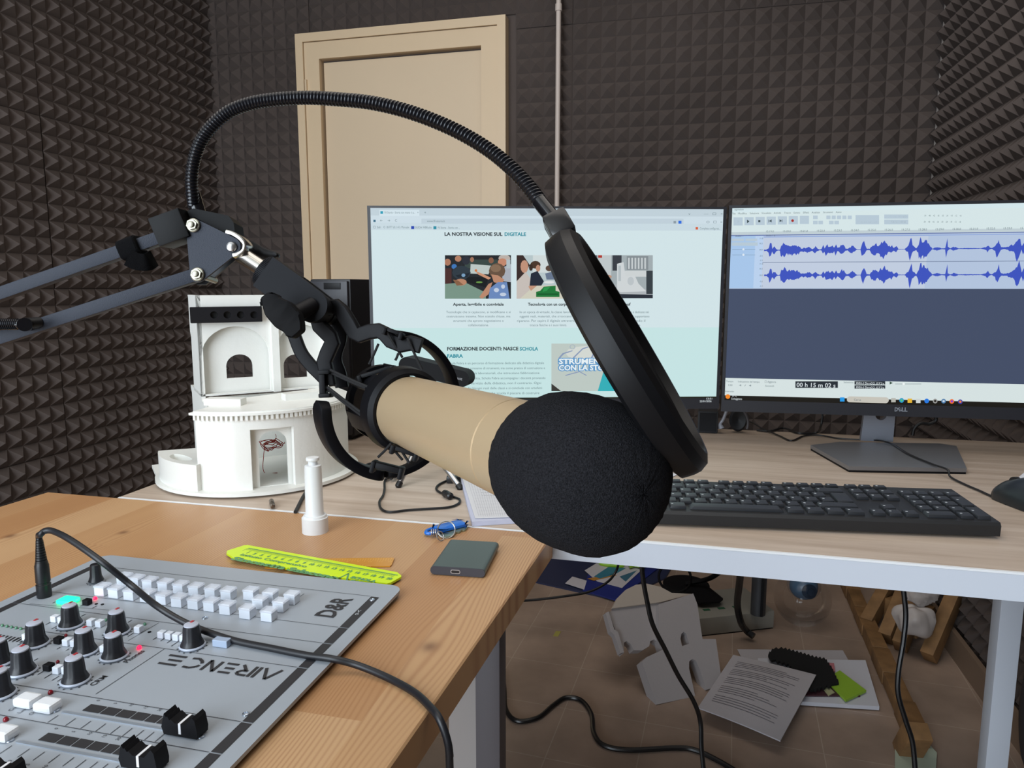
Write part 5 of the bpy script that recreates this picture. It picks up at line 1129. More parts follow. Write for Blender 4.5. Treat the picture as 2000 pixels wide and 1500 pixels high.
out = [(442.5, 1084), (444, 1079), (477, 1068.5), (484, 1068), (776, 1121.5), (784, 1128), (783.5, 1130.5), (764, 1141.5), (757, 1143.5), (650, 1130), (608, 1121)]
teeth = []
for i in range(18): x = 604-i*8.5; y = 1091+(x-452)*(30/156.); teeth += [(x, y+1.6), (x-5, y+.8), (x-6.2, y-1.4)]
out += teeth
bm = B(); slab(bm, zpx(out, zr+.0004), [], (0, 0, .0022)); obj('blade', bm, GR, rg, smooth=False)
zz = zr+.0027; eL, eR = atz(484, 1071, zz), atz(776, 1124, zz); eu = (eR-eL).normalized(); ev_ = V((-eu.y, eu.x, 0)); GT = mat('green_relief', '5f9a62', .5); bm = B(); Ltot = (eR-eL).length
quad(bm, [eL+V((0, 0, .0001)), eR+V((0, 0, .0001)), eR+ev_*.0016+V((0, 0, .0001)), eL+ev_*.0016+V((0, 0, .0001))])
for i in range(101):
    P0 = eL+eu*(Ltot*i/100*.985); L = .0085 if i % 5 == 0 else .0045; s_ = eu*.00022
    quad(bm, [P0-s_+V((0, 0, .0001)), P0-s_-ev_*L+V((0, 0, .0001)), P0+s_-ev_*L+V((0, 0, .0001)), P0+s_+V((0, 0, .0001))])
for i in range(1, 21): text(str(i), eL+eu*(Ltot*i/20*.985)-ev_*.0105, eu, ev_, .0062, thick=.0003, bm=bm, lift=.0002, align='CENTER')
text('Istituto Comprensivo', atz(470, 1083, zz), eu, ev_, .0072, thick=.0002, bm=bm, lift=.0002, width=.090)
text('Simonetta Salacone', atz(455, 1090.5, zz), eu, ev_, .0115, thick=.0007, bm=bm, lift=.0002, width=.138)
text('SCHOLA', atz(686, 1127.5, zz), eu, ev_, .0068, thick=.0005, bm=bm, lift=.0002, width=.030); text('FABRA', atz(684, 1134.5, zz), eu, ev_, .0068, thick=.0005, bm=bm, lift=.0002, width=.030)
for a, b in (((681, 1120), (652, 1134)), ((681, 1120), (676, 1137)), ((664, 1129), (652, 1129))):
    P0, P1 = atz(*a, zz), atz(*b, zz); d = (P1-P0).normalized(); s_ = V((-d.y, d.x, 0))*.0009; quad(bm, [p+V((0, 0, .0001)) for p in (P0-s_, P1-s_, P1+s_, P0+s_)])
obj('raised_lettering', bm, GT, rg, smooth=False)
# ------------------------------------------------------------------ portable drive
zs = ZD+.0095
a0, a1, a2 = atz(846, 1105, zs), atz(940, 1111, zs), atz(879, 1054, zs)
u = (a1-a0).normalized(); v = V((-u.y, u.x, 0)); Wd = (atz(966, 1063, zs)-atz(877, 1056, zs)).length*.5+(a1-a0).length*.5; Ld = (a2-a0).dot(v)
pr = [(-.0+x, z) for x, z in rrect(-.003, .0006, Wd+.003, .0098, .0045, 6)]
bm = B(); o0 = V((a0.x, a0.y, ZD)); rings(bm, [[o0+u*x+v*y+V((0, 0, z)) for x, z in pr] for y in (-.0005, Ld)])
DR_ = thing('portable_drive', 'flat dark grey-green portable drive lying on the pine table', 'hard drive', o0+u*Wd/2+v*Ld/2)
obj('body', bm, mat('drive_green', '5b6562', .38, metal=.45), DR_, smooth=30)
pr2 = [(x, z) for x, z in rrect(-.0028, .0008, Wd+.0028, .0096, .0043, 6)]
bm = B(); rings(bm, [[o0+u*x+v*y+V((0, 0, z)) for x, z in pr2] for y in (-.0014, -.0004)]); obj('end_cap', bm, mat('drive_end', '38383f', .45), DR_, smooth=30)
pc_ = o0+u*(Wd*.46)-v*.0014+V((0, 0, .0052))
bm = B(); oo = [(x, z) for x, z in rrect(-.0052, -.0021, .0052, .0021, .0019, 4)]; ii = [(x*.86, z*.70) for x, z in oo]
slab(bm, [pc_+u*x+V((0, 0, z)) for x, z in oo], [[pc_+u*x+V((0, 0, z)) for x, z in ii]], -v*.0005); obj('port_rim', bm, STEEL, DR_)
obj('port', box(B(), pc_-v*.0001, (.0088, .0004, .0026), (u, v, V((0, 0, 1)))), GLOSS, DR_, smooth=False)
# ------------------------------------------------------------------ keys
ky_ = thing('keys', 'bunch of keys with a blue plastic tag and split ring beside the drive', 'keys', atz(872, 1042, ZD))
p0, p1 = atz(838, 1046, ZD), atz(905, 1029, ZD); u = (p1-p0).normalized(); v = V((-u.y, u.x, 0)); L = (p1-p0).length
tagp = [(x, y) for x, y in rrect(.010, -.0095, L, .0095, .004, 5)]; 
bm = B(); slab(bm, [p0+u*x+v*y+V((0, 0, .003)) for x, y in tagp], [], (0, 0, .0045)); bmesh.ops.bevel(bm, geom=bm.edges[:], offset=.0008, segments=1, affect='EDGES')
tube(bm, [p0+u*.012+v*.007+V((0, 0, .005)), p0+u*.002+v*.006+V((0, 0, .0045)), p0-u*.004+V((0, 0, .004)), p0+u*.002-v*.006+V((0, 0, .004)), p0+u*.012-v*.007+V((0, 0, .005))], .0022, n=8)
obj('key_tag', bm, mat('tag_blue', '1f6fd0', .3), ky_)
def ringm(c, r, nrm, m, name, t=.0007):
    a, b = perp(V(nrm)); pts = [c+(a*math.cos(i*.3)+b*math.sin(i*.3))*r for i in range(42)]
    return obj(name, tube(B(), pts, t, n=7, sm=False), m, ky_)
ringm(atz(872, 1036, ZD+.008)+V((0, 0, .001)), .0105, (.35, -.75, .55), STEEL, 'split_ring', .0009)
ringm(atz(860, 1047, ZD+.006), .0055, (.8, -.3, .4), STEEL, 'small_ring')
for i in range(3): ringm(atz(843+i*4.0, 1039.5, ZD+.007), .0036, (1, .3, 0), STEEL, 'chain_link')
kb0, kb1 = atz(866, 1050, ZD), atz(905, 1036, ZD); u = (kb1-kb0).normalized(); v = V((-u.y, u.x, 0))
bl = arcp(.006, 0, .0088, .0080, 40, 320, 14)+[(.016, -.0042)]+[(.016+i*.0045+(.002 if j else 0), -.0042+(.0018 if (i+j) % 2 else 0)) for i in range(5) for j in range(2)]+[(.042, 0), (.038, .0042), (.016, .0042)]
bm = B(); slab(bm, [kb0+u*x+v*y+V((0, 0, .0004)) for x, y in bl], [], (0, 0, .0022)); obj('key_blade', bm, mat('key_nickel', '9aab9a', .35, metal=.7), ky_, smooth=False)
# ------------------------------------------------------------------ webcam on a small tripod
apx = atz(776, 952, ZD); WY = apx.y+.055
def wy(x, y, dY=0): return aty(x, y, WY+dY)
WC = thing('webcam', 'black webcam bar on a small silver tripod behind the microphone', 'webcam', V((wy(835, 860).x, WY, ZD)))
ap = wy(824, 852)
l2 = atz(902, 957, ZD)
for k, ft in enumerate((atz(776, 953, ZD), l2, V((ap.x+.02, WY+.075, ZD)))):
    d = (ft-ap).normalized(); lg_ = obj('tripod_leg', cyl(B(), ap+d*.004, ft-d*.004, .0047, .0040, n=18), STEEL, WC)
    obj('rubber_foot', lathe(B(), ft-d*.010, d, [(0, .0048), (.006, .0050), (.0085, .0042), (.0098, .002)], 18), RUB, lg_)
bm = lathe(B(), ap+V((0, 0, -.004)), (0, 0, 1), [(0, .007), (.002, .011), (.008, .011), (.010, .006), (.075, .0055)], 24); obj('tripod_head', bm, GLOSS, WC)
e0_, e1_ = wy(800, 712), wy(905, 738); u = (e1_-e0_).normalized(); vv = V((0, -1, 0)); wv = u.cross(vv).normalized()
bm = B(); Lw = (e1_-e0_).length; slab(bm, [e0_+u*x+wv*y+V((0, -.012, 0)) for x, y in rrect(-.013, -.0125, Lw+.013, .0125, .0124, 8)], [], (0, .03, 0)); obj('camera_bar', bm, mat('webcam_black', '101012', .55, spec=.12), WC, smooth=30)
tq = wy(893, 741, -.0); text('Trust', e0_+u*(Lw-.012)+V((0, -.0125, 0)), u, wv if wv.z > 0 else -wv, .0065, bm=(bm := B())); obj('maker_name', bm, mat('webcam_print', '9a9a9e', .5), WC, smooth=False)
# coiled power lead with ferrite bead
LD = thing('usb_lead', 'thin black lead with a ferrite bead curling on the desk in front of the webcam', 'cable', atz(820, 990, ZD))
pts = [atz(x, y, ZD+.0022) for x, y in ((700, 915), (726, 905), (742, 920), (758, 932), (765, 925), (752, 938), (751, 955), (748, 968), (741, 980), (745, 994), (762, 1000), (800, 996), (850, 993), (880, 990), (896, 983), (898, 976), (890, 972), (872, 966), (858, 961), (852, 954), (858, 946), (874, 938))]
obj('lead', tube(B(), pts, .0017, n=8, k=6), RUB, LD)
f0, f1 = atz(868, 963, ZD+.0055), atz(893, 977, ZD+.0055); d = (f1-f0).normalized(); obj('ferrite_bead', lathe(B(), f0-d*.001, d, [(0, .003), (.002, .0052), (.0085, .0054), (.009, .0046), (.0105, .0046), (.011, .0054), (.020, .0052), (.022, .003)], 22), mat('ferrite_black', '151518', .35), LD)
k0_ = atz(886, 936, ZD+.006); obj('plug_body', box(B(), k0_, (.022, .012, .011), rotz(.25), bev=.003), mat('ferrite_black', '151518'), LD)
obj('cable_tie', tube(B(), [atz(x, y, ZD+.004+.004*math.sin(i*2.2)) for i, (x, y) in enumerate(((757, 925), (770, 933), (776, 924), (762, 922), (756, 934), (772, 928), (780, 921), (764, 936)))], .0016, n=7), RUB, LD)
# jack lying under the model and dark lead to the table edge
j0, j1 = atz(533, 990, ZD+.004), atz(527, 966, ZD+.004); d = (j1-j0).normalized(); bm = B()
lathe(bm, j0, d, [(0, .0018), (.0005, .0030), (.006, .0034), (.0062, .0024), (.008, .0024), (.0082, .0034), (.010, .0034), (.0102, .0024), (.012, .0024), (.0122, .0034), (.014, .0034), (.0142, .0024), (.016, .0024), (.0162, .0034), (.03, .0032)], 20)
tag(obj('jack_plug', bm, mat('jack_nickel', '77695c', .3, metal=.8)), 'small ribbed metal plug poking out from under the white model base', 'plug')
bm = tube(B(), [atz(577, 1000, ZD+.0022), atz(583, 988, ZD+.0022), atz(590, 974, ZD+.0022), atz(597, 962, ZD+.0022), atz(604, 950, ZD+.0022)], .0026, n=8); tag(obj('dark_lead', bm, RUB), 'short dark lead on the desk behind the white pin', 'cable')
# ------------------------------------------------------------------ behind the desk gap: speaker, headphones
a_, b_ = aty(1363, 806, 1.50), aty(1402, 838, 1.50)
sp = thing('small_speaker', 'small black box speaker under the gap between the monitors', 'speaker', ((a_.x+b_.x)/2, 1.52, ZD))
obj('cabinet', b2(B(), (a_.x, 1.50, ZD), (b_.x, 1.545, aty(1380, 803, 1.50).z), bev=.003), mat('speaker_black', '222327', .6), sp)
obj('grille', b2(B(), (a_.x+.004, 1.4975, ZD+.004), (b_.x-.004, 1.50, aty(1380, 806, 1.50).z), bev=.001), mat('speaker_cloth', '1a1b1f', .9), sp)
hp = thing('headphones', 'black headphones with a grey yoke resting at the rear desk edge below the right monitor', 'headphones', aty(1435, 838, 1.52))
c = aty(1441, 822, 1.525); c.z = ZD+.027; bm = lathe(B(), c+V((0, .008, 0)), (0.1, -1, 0), [(0, .020), (.004, .025), (.012, .025), (.016, .020), (.014, .012), (.010, .002)], 28); 
for v_ in bm.verts: v_.co.x = c.x+(v_.co.x-c.x)*.72
obj('ear_cup', bm, mat('earcup_black', '17181b', .6), hp)
obj('yoke', tube(B(), [aty(x, y, 1.505) for x, y in ((1420, 800), (1417, 808), (1412, 820), (1407, 828), (1409, 836))], .0035, n=10, rf=lambda i, n: .0032+.0035*max(0, (i/n-.7)/.3)), mat('yoke_grey', '8f9098', .4), hp)
obj('headband', tube(B(), [aty(1452, 802, 1.51), aty(1458, 812, 1.51), aty(1461, 826, 1.51), aty(1459, 838, 1.51)], .0028, n=10), mat('yoke_grey2', '4a4648', .5), hp)
bm = tube(B(), [aty(x, y, 1.5) for x, y in ((1600, 790), (1606, 812), (1603, 832))]+[atz(1595, 845, ZD+.003), atz(1560, 846, ZD+.003), atz(1530, 836, ZD+.003), atz(1505, 842, ZD+.003), atz(1478, 840, ZD+.003)], .0022, n=8)
tag(obj('signal_cable', bm, RUB), 'black cable dropping behind the right monitor onto the rear desk edge', 'cable')
bm = tube(B(), [aty(x, y, 1.548) for x, y in ((1822, 805), (1828, 820), (1815, 828), (1798, 827), (1786, 836), (1782, 850))], .0035, n=10)
tag(obj('power_cable', bm, RUB), 'thick black cable hooked behind the silver monitor stand', 'cable')

# ------------------------------------------------------------------ things on the floor
def fl(x, y, z=0.0): return atz(x, y, z)
def poly_thing(name, label, cat, px, h, m, z0=0.0, group=None):
    bm = B(); slab(bm, [fl(x, y, z0+h)-V((0, 0, h)) for x, y in px], [], (0, 0, h)); return tag(obj(name, bm, m, smooth=False), label, cat, group)
NAVY = mat('navy_card', '2c3250', .5); COB = mat('cobalt_card', '25317e', .45)
poly_thing('folder', 'dark navy folder flat on the floor under the front of the white desk', 'folder', ((1038, 1134), (1088, 1060), (1330, 1078), (1300, 1128), (1205, 1171)), .006, NAVY)
poly_thing('folder', 'brighter cobalt blue folder lying on the dark navy folder', 'folder', ((1138, 1152), (1150, 1118), (1260, 1100), (1290, 1106), (1204, 1172)), .004, COB, .0065)
PW = mat('leaflet_white', 'cfccd2', .6)
poly_thing('leaflet', 'small white leaflet at the left edge of the cobalt folder', 'leaflet', ((1104, 1139), (1118, 1126), (1146, 1134), (1141, 1151)), .0012, PW, .0105)
def leaf(px, parts, lab, z):
    bm = B(); L = thing('leaflet', lab, 'leaflet', fl(*px[0], z)); slab(bm, [fl(x, y, z+.001)-V((0, 0, .001)) for x, y in px], [], (0, 0, .001)); obj('sheet', bm, PW, L, smooth=False)
    for c, pp in parts: bm = B(); slab(bm, [fl(x, y, z+.0014)-V((0, 0, .0003)) for x, y in pp], [], (0, 0, .0003)); obj('printed_area', bm, mat('ink_'+c, c, .6), L, smooth=False)
leaf(((1142, 1114), (1165, 1100), (1250, 1104), (1252, 1114), (1215, 1148), (1166, 1135)), [('3a7f96', ((1160, 1126), (1190, 1106), (1222, 1110), (1200, 1122), (1172, 1130))), ('b98238', ((1147, 1130), (1200, 1120), (1204, 1124), (1160, 1134))), ('3f7088', ((1210, 1126), (1244, 1114), (1222, 1136)))], 'colourful printed leaflets fanned out on the cobalt folder', .012)
b_ = fl(1172, 1104, .02); b2_ = fl(1212, 1104, .02)
bm = tube(B(), [fl(1173, 1096, .02), fl(1178, 1101, .02), fl(1210, 1104, .02), fl(1216, 1103, .02)], .010, n=10); slab(bm, [fl(x, y, .02) for x, y in ((1226, 1100), (1264, 1102), (1258, 1110), (1240, 1107), (1230, 1110))], [], (0, 0, .006))
tag(obj('green_plastic_toy', bm, mat('lime_plastic', '9acb2c', .4)), 'lime green plastic piece on top of the leaflets under the desk edge', 'toy')
poly_thing('paper_scrap', 'tiny yellow paper scrap on the bare floor tiles', 'paper', ((1080, 1242), (1086, 1232), (1096, 1233), (1090, 1243)), .0006, mat('yellow_scrap', 'a8a050', .7))
# white printed building lying on the floor
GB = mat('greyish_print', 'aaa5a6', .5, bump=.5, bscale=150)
fb0 = fl(1283, 1378, 0); fb1 = fl(1408, 1345, 0)
FB = thing('building_model', 'white 3D printed facade model with arches lying tilted on the floor under the desk', 'model', fb0)
fe = (fb1-fb0); fe.z = 0; fe.normalize(); fnb = V((-fe.y, fe.x, 0))
lean = (V((0, 0, 1))*math.cos(.75)+fnb*math.sin(.75))
PFb = Plane(fb0+V((0, 0, .002)), fe, lean)
def F(pts, off=0): return [PFb.p(x, y, off) for x, y in pts]
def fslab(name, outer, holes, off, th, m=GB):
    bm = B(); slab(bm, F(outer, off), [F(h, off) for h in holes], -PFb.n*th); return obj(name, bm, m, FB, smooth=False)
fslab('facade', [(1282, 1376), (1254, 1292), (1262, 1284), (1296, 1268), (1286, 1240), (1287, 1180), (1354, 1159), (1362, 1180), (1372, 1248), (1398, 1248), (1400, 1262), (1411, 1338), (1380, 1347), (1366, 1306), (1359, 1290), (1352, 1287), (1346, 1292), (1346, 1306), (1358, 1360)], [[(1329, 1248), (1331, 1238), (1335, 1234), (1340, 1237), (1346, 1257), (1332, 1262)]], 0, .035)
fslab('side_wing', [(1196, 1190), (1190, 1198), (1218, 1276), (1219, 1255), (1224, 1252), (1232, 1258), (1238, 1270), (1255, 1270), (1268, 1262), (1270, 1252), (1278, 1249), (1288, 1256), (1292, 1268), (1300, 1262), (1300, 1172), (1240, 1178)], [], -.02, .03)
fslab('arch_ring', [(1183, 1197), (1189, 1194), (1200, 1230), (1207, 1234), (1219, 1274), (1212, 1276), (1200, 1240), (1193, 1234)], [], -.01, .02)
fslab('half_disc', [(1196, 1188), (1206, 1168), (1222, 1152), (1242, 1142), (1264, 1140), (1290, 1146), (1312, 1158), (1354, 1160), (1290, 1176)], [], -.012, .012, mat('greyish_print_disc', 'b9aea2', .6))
# grey equipment box with a post and lamp base behind it
q = [fl(1358, 1211), fl(1511, 1226)]
o0 = fl(1376, 1243); o1 = fl(1511, 1228); u = (o1-o0).normalized(); v = V((-u.y, u.x, 0)); L = (o1-o0).length+.03; o0 = o1-u*L
EB = thing('equipment_box', 'low grey box with a dark upright post under the white desk', 'equipment', o0+u*L/2+v*.09)
c = o0+u*L/2+v*.09; obj('housing', box(B(), c+V((0, 0, .031)), (L, .18, .055), (u, v, V((0, 0, 1))), bev=.003), mat('box_grey', '8c8a82', .5), EB); obj('base_plinth', box(B(), c+V((0, 0, .003)), (L-.004, .176, .006), (u, v, V((0, 0, 1)))), BLK, EB)
pc_ = fl(1480, 1198, .06); bm = B(); cyl(bm, V((pc_.x, pc_.y, .059)), V((pc_.x, pc_.y, .42)), .022, n=24); obj('post', bm, mat('post_grey', '4a4c50', .4, metal=.4), EB)
obj('post_stripe', b2(B(), (pc_.x+.004, pc_.y-.0235, .06), (pc_.x+.012, pc_.y-.020, .42)), BLK, EB)
bm = B(); 
for k in range(3): p = o0+u*(.06+.05*k)+v*.05; box(bm, p+V((0, 0, .0590)), (.022, .012, .001), (u, v, V((0, 0, 1))))
obj('printed_panel', bm, mat('dark_green_print', '2c5a40', .6), EB, smooth=False)
bx_ = fl(1450, 1112, .0)
DL = thing('desk_lamp', 'black lamp with a round foot lying behind the grey equipment box', 'lamp', fl(1350, 1150))
c = fl(1335, 1130, .10); obj('lamp_foot', lathe(B(), fl(1340, 1145, .07), (0, 0, 1), [(0, .075), (.008, .075), (.012, .066), (.014, .02)], 36), BLKM, DL)
bm = B(); slab(bm, [fl(x, y, .075) for x, y in ((1330, 1160), (1385, 1150), (1412, 1172), (1405, 1178), (1368, 1180))], [], (0, 0, .006)); obj('lamp_tray', bm, BLKM, DL, smooth=False)
obj('lamp_arm', tube(B(), [fl(1340, 1140, .09), fl(1385, 1130, .12), fl(1415, 1110, .2)], .008, n=8), BLKM, DL)
ringc = fl(1318, 1128, .13); obj('lamp_coil', tube(B(), [ringc+V((.05*math.cos(t*.4), .01*math.sin(t*.4), .045*math.sin(t*.4))) for t in range(17)], .004, n=7), BLKM, DL)
# clear globe with blue inner bulb
gc = fl(1566, 1225, 0)+V((0, .02, 0)); gd = .085
GBL = thing('glass_globe', 'clear round globe with a blue inner bulb on the floor beside the wooden beam', 'globe', gc)
GLS = mat('clear_plastic', 'f2f2f2', .05, trans=1, alpha=.30)
obj('globe', sphere(B(), gc+V((0, 0, gd)), gd, 40), GLS, GBL)
bc = gc+V((0, -.012, gd+.045)); obj('inner_bulb', sphere(B(), bc, .042, 24, (1, 1, .95)), mat('blue_bulb', '54708c', .25, spec=.6), GBL)
obj('bulb_socket', lathe(B(), bc+V((.01, -.036, 0)), (.25, -1, .15), [(0, .022), (.006, .022), (.008, .010), (.016, .010), (.017, .001)], 24), mat('socket_blue', '3c4c62', .3, metal=.5), GBL)
# timber beam along the floor and leaning slats
def plank(x0, y0, z0, x1, y1, z1, wd, th, name, lab, cat, grp=None, par=None):
    p, q = V((x0, y0, z0)), V((x1, y1, z1)); u = (q-p).normalized(); w_ = V((-u.y, u.x, 0)).normalized(); nn = u.cross(w_)
    o = obj(name, box(B(), (p+q)/2, ((q-p).length, wd, th), (u, w_, nn), bev=.0015), WOODR, par)
    if not par: tag(o, lab, cat, grp)
    return o
A_, E_0 = fl(1652, 1140), fl(1795, 1465)
n_ = 7
PLT = thing('timber_rail', 'long rough timber rail of short blocks running along the floor under the desk', 'timber', A_.lerp(E_0, .5))
for i in range(n_):
    p, q = A_.lerp(E_0, i/n_)+V((0, 0, .02)), A_.lerp(E_0, (i+.985)/n_)+V((0, 0, .02)); plank(p.x, p.y, .02, q.x, q.y, .02, .045-.004*(i % 2), .04-.003*(i % 3), 'block', '', '', par=PLT)
e_ = fl(1775, 1480, .0)
plank(e_.x, e_.y+.02, .0, e_.x+.005, e_.y-.03, .085, .05, .04, 'wooden_block', 'short end grain wooden block at the near end of the timber rail', 'timber')
poly_thing('crumpled_paper', 'piece of pale crumpled paper tucked behind the near wooden block', 'paper', ((1748, 1440), (1800, 1436), (1830, 1470), (1828, 1500), (1748, 1500)), .003, mat('pale_green_paper', 'aeb8a4', .8), .004)
PAL = thing('wooden_pallet', 'rough wooden pallet frame leaning against the timber rail under the desk', 'pallet', fl(1765, 1260))
for i, (ax, ay, bx2, by2, lab) in enumerate(((1693, 1222, 1740, 1135, 'left leaning wooden slat resting on the timber rail'), (1729, 1250, 1772, 1140, 'second leaning wooden slat, left of the plastic bag'), (1757, 1266, 1800, 1150, 'leaning wooden slat mostly hidden behind the plastic bag'), (1813, 1287, 1880, 1128, 'rightmost long leaning wooden slat, right of the plastic bag'))):
    p = fl(ax, ay, .015); d = atd(bx2, by2, (p-CAM).dot(FW)+.10); d = p+(d-p)*(1.25 if i < 3 else 1.05)
    plank(p.x, p.y, max(p.z, .012)+.004, d.x, d.y, d.z, .035, .05, 'slat', '', '', par=PAL)
for i, (ax, ay, bx2, by2) in enumerate(((1745, 1226, 1800, 1208), (1760, 1250, 1810, 1243), (1800, 1262, 1835, 1240))):
    p, q = fl(ax, ay, .03), fl(bx2, by2, .03); p.y += .08; q.y += .08
    plank(p.x, p.y, .05, q.x, q.y, .05, .02, .07, 'cross_piece', '', '', par=PAL)
# knotted carrier bag hanging on the slats
bd = (fl(1790, 1240)-CAM).dot(FW)-.16; BGt = thing('carrier_bag', 'knotted white plastic carrier bag hanging in front of the leaning slats', 'bag', atd(1790, 1236, bd))
def crumple(c, rx, ry, rz, seed, n=28, amp=.16, kn=None):
    rnd = random.Random(seed); fr = [(V((rnd.uniform(-1, 1), rnd.uniform(-1, 1), rnd.uniform(-1, 1)))*rnd.choice((4, 7, 11)), rnd.uniform(0, 6), rnd.uniform(.3, 1)) for _ in range(9)]
    bm = B(); sphere(bm, (0, 0, 0), 1, n)
    for v in bm.verts:
        d = v.co.normalized(); f = 1+amp*sum(a*math.sin(k.dot(d)+p_) for k, p_, a in fr)/3
        if kn: f *= kn(d)
        v.co = V(c)+V((d.x*rx, d.y*ry, d.z*rz))*f
    return bm
kz = 1/FPX*bd
bc_ = atd(1787, 1205, bd)
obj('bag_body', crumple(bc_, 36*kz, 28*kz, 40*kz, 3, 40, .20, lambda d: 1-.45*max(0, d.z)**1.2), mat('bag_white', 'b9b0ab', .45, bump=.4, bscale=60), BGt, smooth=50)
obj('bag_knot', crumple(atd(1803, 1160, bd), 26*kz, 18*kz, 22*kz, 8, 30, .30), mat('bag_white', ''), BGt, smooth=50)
# dark sack at the right wall
for (x, y, rx, ry, rz, lab, sd_) in ((2015, 1350, .045, .13, .17, 'dark crumpled sack at the right frame edge beyond the desk leg', 22),):
    c = fl(x, y, 0) if sd_ == 21 else V((.742, 1.56, 0)); c.x = min(c.x, XR-.058)
    tag(obj('sack', crumple((c.x, c.y, rz*.95), rx, ry, rz, sd_, 36, .10), mat('sack_dark', '3b3c44', .75, bump=.6, bscale=80), smooth=60), lab, 'sack')
# paper sheets, black cloth, notes
PG = mat('page_floor', 'bcb9be', .7)
def page(name, lab, px, z, m=PG, h=.0015, curl=0, lines=None):
    T_ = thing(name, lab, 'paper', fl(*px[0], z)); P4 = [fl(x, y, z) for x, y in px]
    obj('sheet', sheet(P4, h, None, 'n', curl=curl, n=10), m, T_, smooth=60)
    if lines:
        bm = B(); rnd = random.Random(5)
        for i in range(lines):
            t = .12+.76*i/lines; s0, s1 = .10, rnd.choice((.55, .80, .86, .86, .7))
            if i % 5 == 4: continue
            k = 8; prev = None
            for j in range(k+1):
                s = s0+(s1-s0)*j/k; p = (P4[0]*(1-s)+P4[1]*s)*(1-t)+(P4[3]*(1-s)+P4[2]*s)*t+V((0, 0, curl*math.sin(math.pi*s)*math.sin(math.pi*t*.9+.1)+h+.0008))
                dn = ((P4[3]-P4[0]).normalized())*.0010
                if prev: quad(bm, [prev-dn, p-dn, p+dn, prev+dn])
                prev = p
        obj('printed_text', bm, mat('grey_text', '77737a', .7), T_, smooth=False)
    return T_
page('paper_sheet', 'blank white sheet at the back of the paper pile on the floor', ((1440, 1269), (1646, 1271), (1680, 1330), (1470, 1330)), .001)
page('paper_stack', 'thick white paper stack under the green sticky notes, right part of the pile', ((1480, 1292), (1690, 1296), (1717, 1387), (1480, 1372)), .0035, mat('page_bluewhite', 'd2d4dd', .7), h=.010)
page('booklet', 'thin dark red booklet between the paper stack and the black cloth', ((1530, 1335), (1672, 1335), (1680, 1361), (1545, 1360)), .015, mat('booklet_red', '4a2c34', .5), h=.003)
bm = B(); rnd = random.Random(6)
upn = [(1500, 1283), (1510, 1272), (1530, 1271), (1560, 1279), (1590, 1288), (1612, 1292), (1625, 1310), (1634, 1330), (1638, 1338)]
lo_ = [(1625, 1340), (1605, 1345), (1590, 1350), (1570, 1345), (1560, 1320), (1540, 1300), (1515, 1292), (1502, 1288)]
def zig(pts, a):
    out = []
    for (x0, y0), (x1, y1) in zip(pts, pts[1:]):
        n = max(1, int(math.hypot(x1-x0, y1-y0)/7))
        for i in range(n): t = i/n; out += [(x0+(x1-x0)*t, y0+(y1-y0)*t), (x0+(x1-x0)*(t+.6/n), y0+(y1-y0)*(t+.6/n)-a)]
    return out+[pts[-1]]
slab(bm, [fl(x, y, .024) for x, y in zig(upn, 4)+zig(lo_, -4)], [], (0, 0, .006)); tag(obj('fringed_cloth', bm, mat('black_cloth', '0b0b0c', .95), smooth=False), 'black cloth with a fringed edge lying on the paper pile', 'cloth')
page('paper_sheet', 'printed white sheets lying on top at the left of the floor pile', ((1432, 1281), (1594, 1320), (1524, 1449), (1363, 1384)), .034, h=.003, curl=.012, lines=24)
poly_thing('sticky_notes', 'bright green sticky note pad on the white paper stack', 'notepad', ((1612, 1326), (1640, 1309), (1692, 1348), (1652, 1367)), .006, mat('lime_note', '97c238', .6), .017)
poly_thing('sticky_notes', 'small pink sticky notes beside the black cloth', 'notepad', ((1617, 1294), (1629, 1295), (1631, 1310), (1624, 1310)), .004, mat('pink_note', 'c8808a', .6), .017)
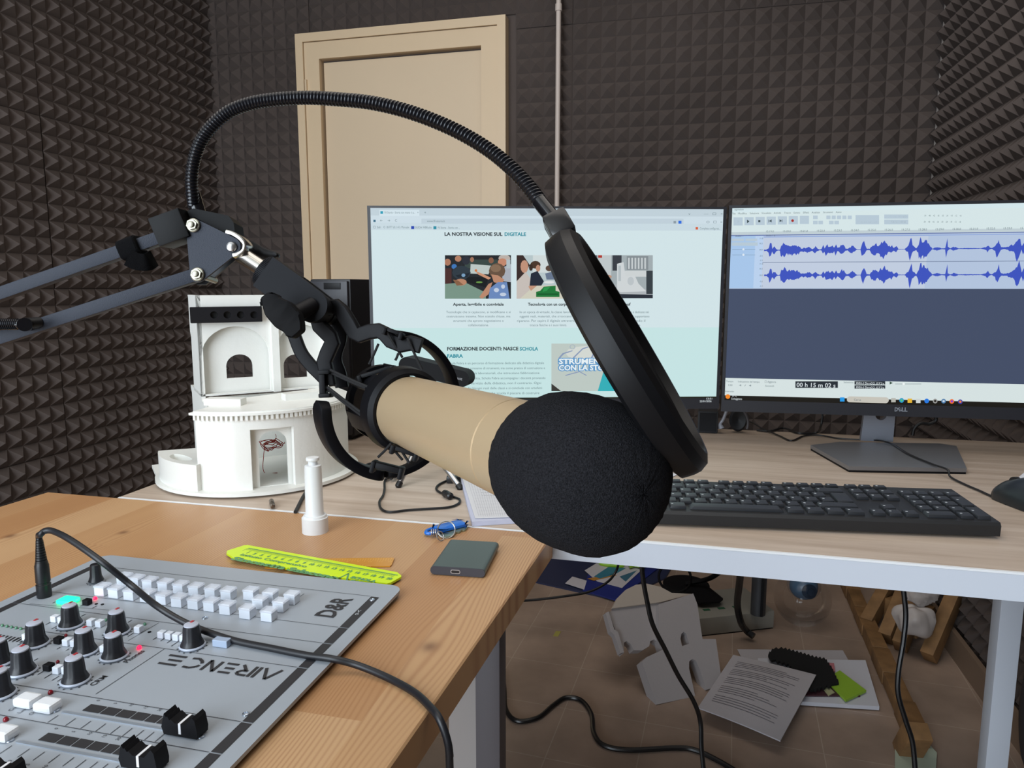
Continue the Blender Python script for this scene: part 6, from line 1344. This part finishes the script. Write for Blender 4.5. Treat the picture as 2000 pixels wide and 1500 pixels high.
poly_thing('sticky_notes', 'pale yellow sticky notes peeking out below the green pad', 'notepad', ((1604, 1340), (1615, 1338), (1630, 1352), (1618, 1358)), .003, mat('cream_note', 'b4b48c', .6), .017)
# cables under the desk
CB = mat('floor_cable', '0f0f11', .35)
def cable(lab, pts, r): return tag(obj('power_cable', tube(B(), pts, r, n=9, k=8), CB), lab, 'cable')
cable('thin black cable running from the pine table leg to above the blue folders', [fl(1000, 1174, .12), fl(1040, 1172, .12), fl(1100, 1165, .13), fl(1150, 1156, .14), fl(1185, 1138, .16), fl(1202, 1118, .18), fl(1210, 1095, .22)], .0038)
D0_ = 1.25
cable('black cable hanging from the desk in front of the printed facade model', [atd(1250, 1030, D0_), atd(1251, 1075, D0_), atd(1256, 1130, D0_), atd(1264, 1175, D0_), atd(1275, 1220, D0_), atd(1300, 1270, D0_+.02), atd(1325, 1320, D0_+.04), atd(1355, 1370, D0_+.05), atd(1368, 1410, D0_+.06), atd(1370, 1460, D0_+.05), atd(1376, 1520, D0_+.04)], .0042)
cable('black cable snaking over the bare tiles from the grey table leg', [fl(972, 1290, .006), fl(980, 1312, .006), fl(985, 1345, .006), fl(988, 1385, .006), fl(1010, 1408, .006), fl(1050, 1402, .006), fl(1080, 1378, .006), fl(1105, 1363, .006), fl(1135, 1368, .006), fl(1155, 1395, .006), fl(1160, 1432, .006), fl(1180, 1456, .006), fl(1230, 1465, .006), fl(1320, 1461, .006), fl(1360, 1466, .006), fl(1410, 1490, .006), fl(1450, 1515, .006)], .0058)
D1_ = 1.20
cable('black cable hanging in front of the white carrier bag down to the floor', [atd(1758, 1050, D1_), atd(1760, 1110, D1_), atd(1766, 1165, D1_), atd(1769, 1205, D1_), atd(1764, 1255, D1_), atd(1755, 1310, D1_), atd(1754, 1355, D1_), atd(1768, 1405, D1_), atd(1782, 1450, D1_), atd(1788, 1510, D1_)], .0042)
cable('thick black cable with a plug hanging over the grey equipment box', [fl(1448, 1105, .30), fl(1444, 1140, .22), fl(1440, 1180, .13), fl(1447, 1215, .07), fl(1458, 1232, .03), fl(1472, 1243, .02)], .010)
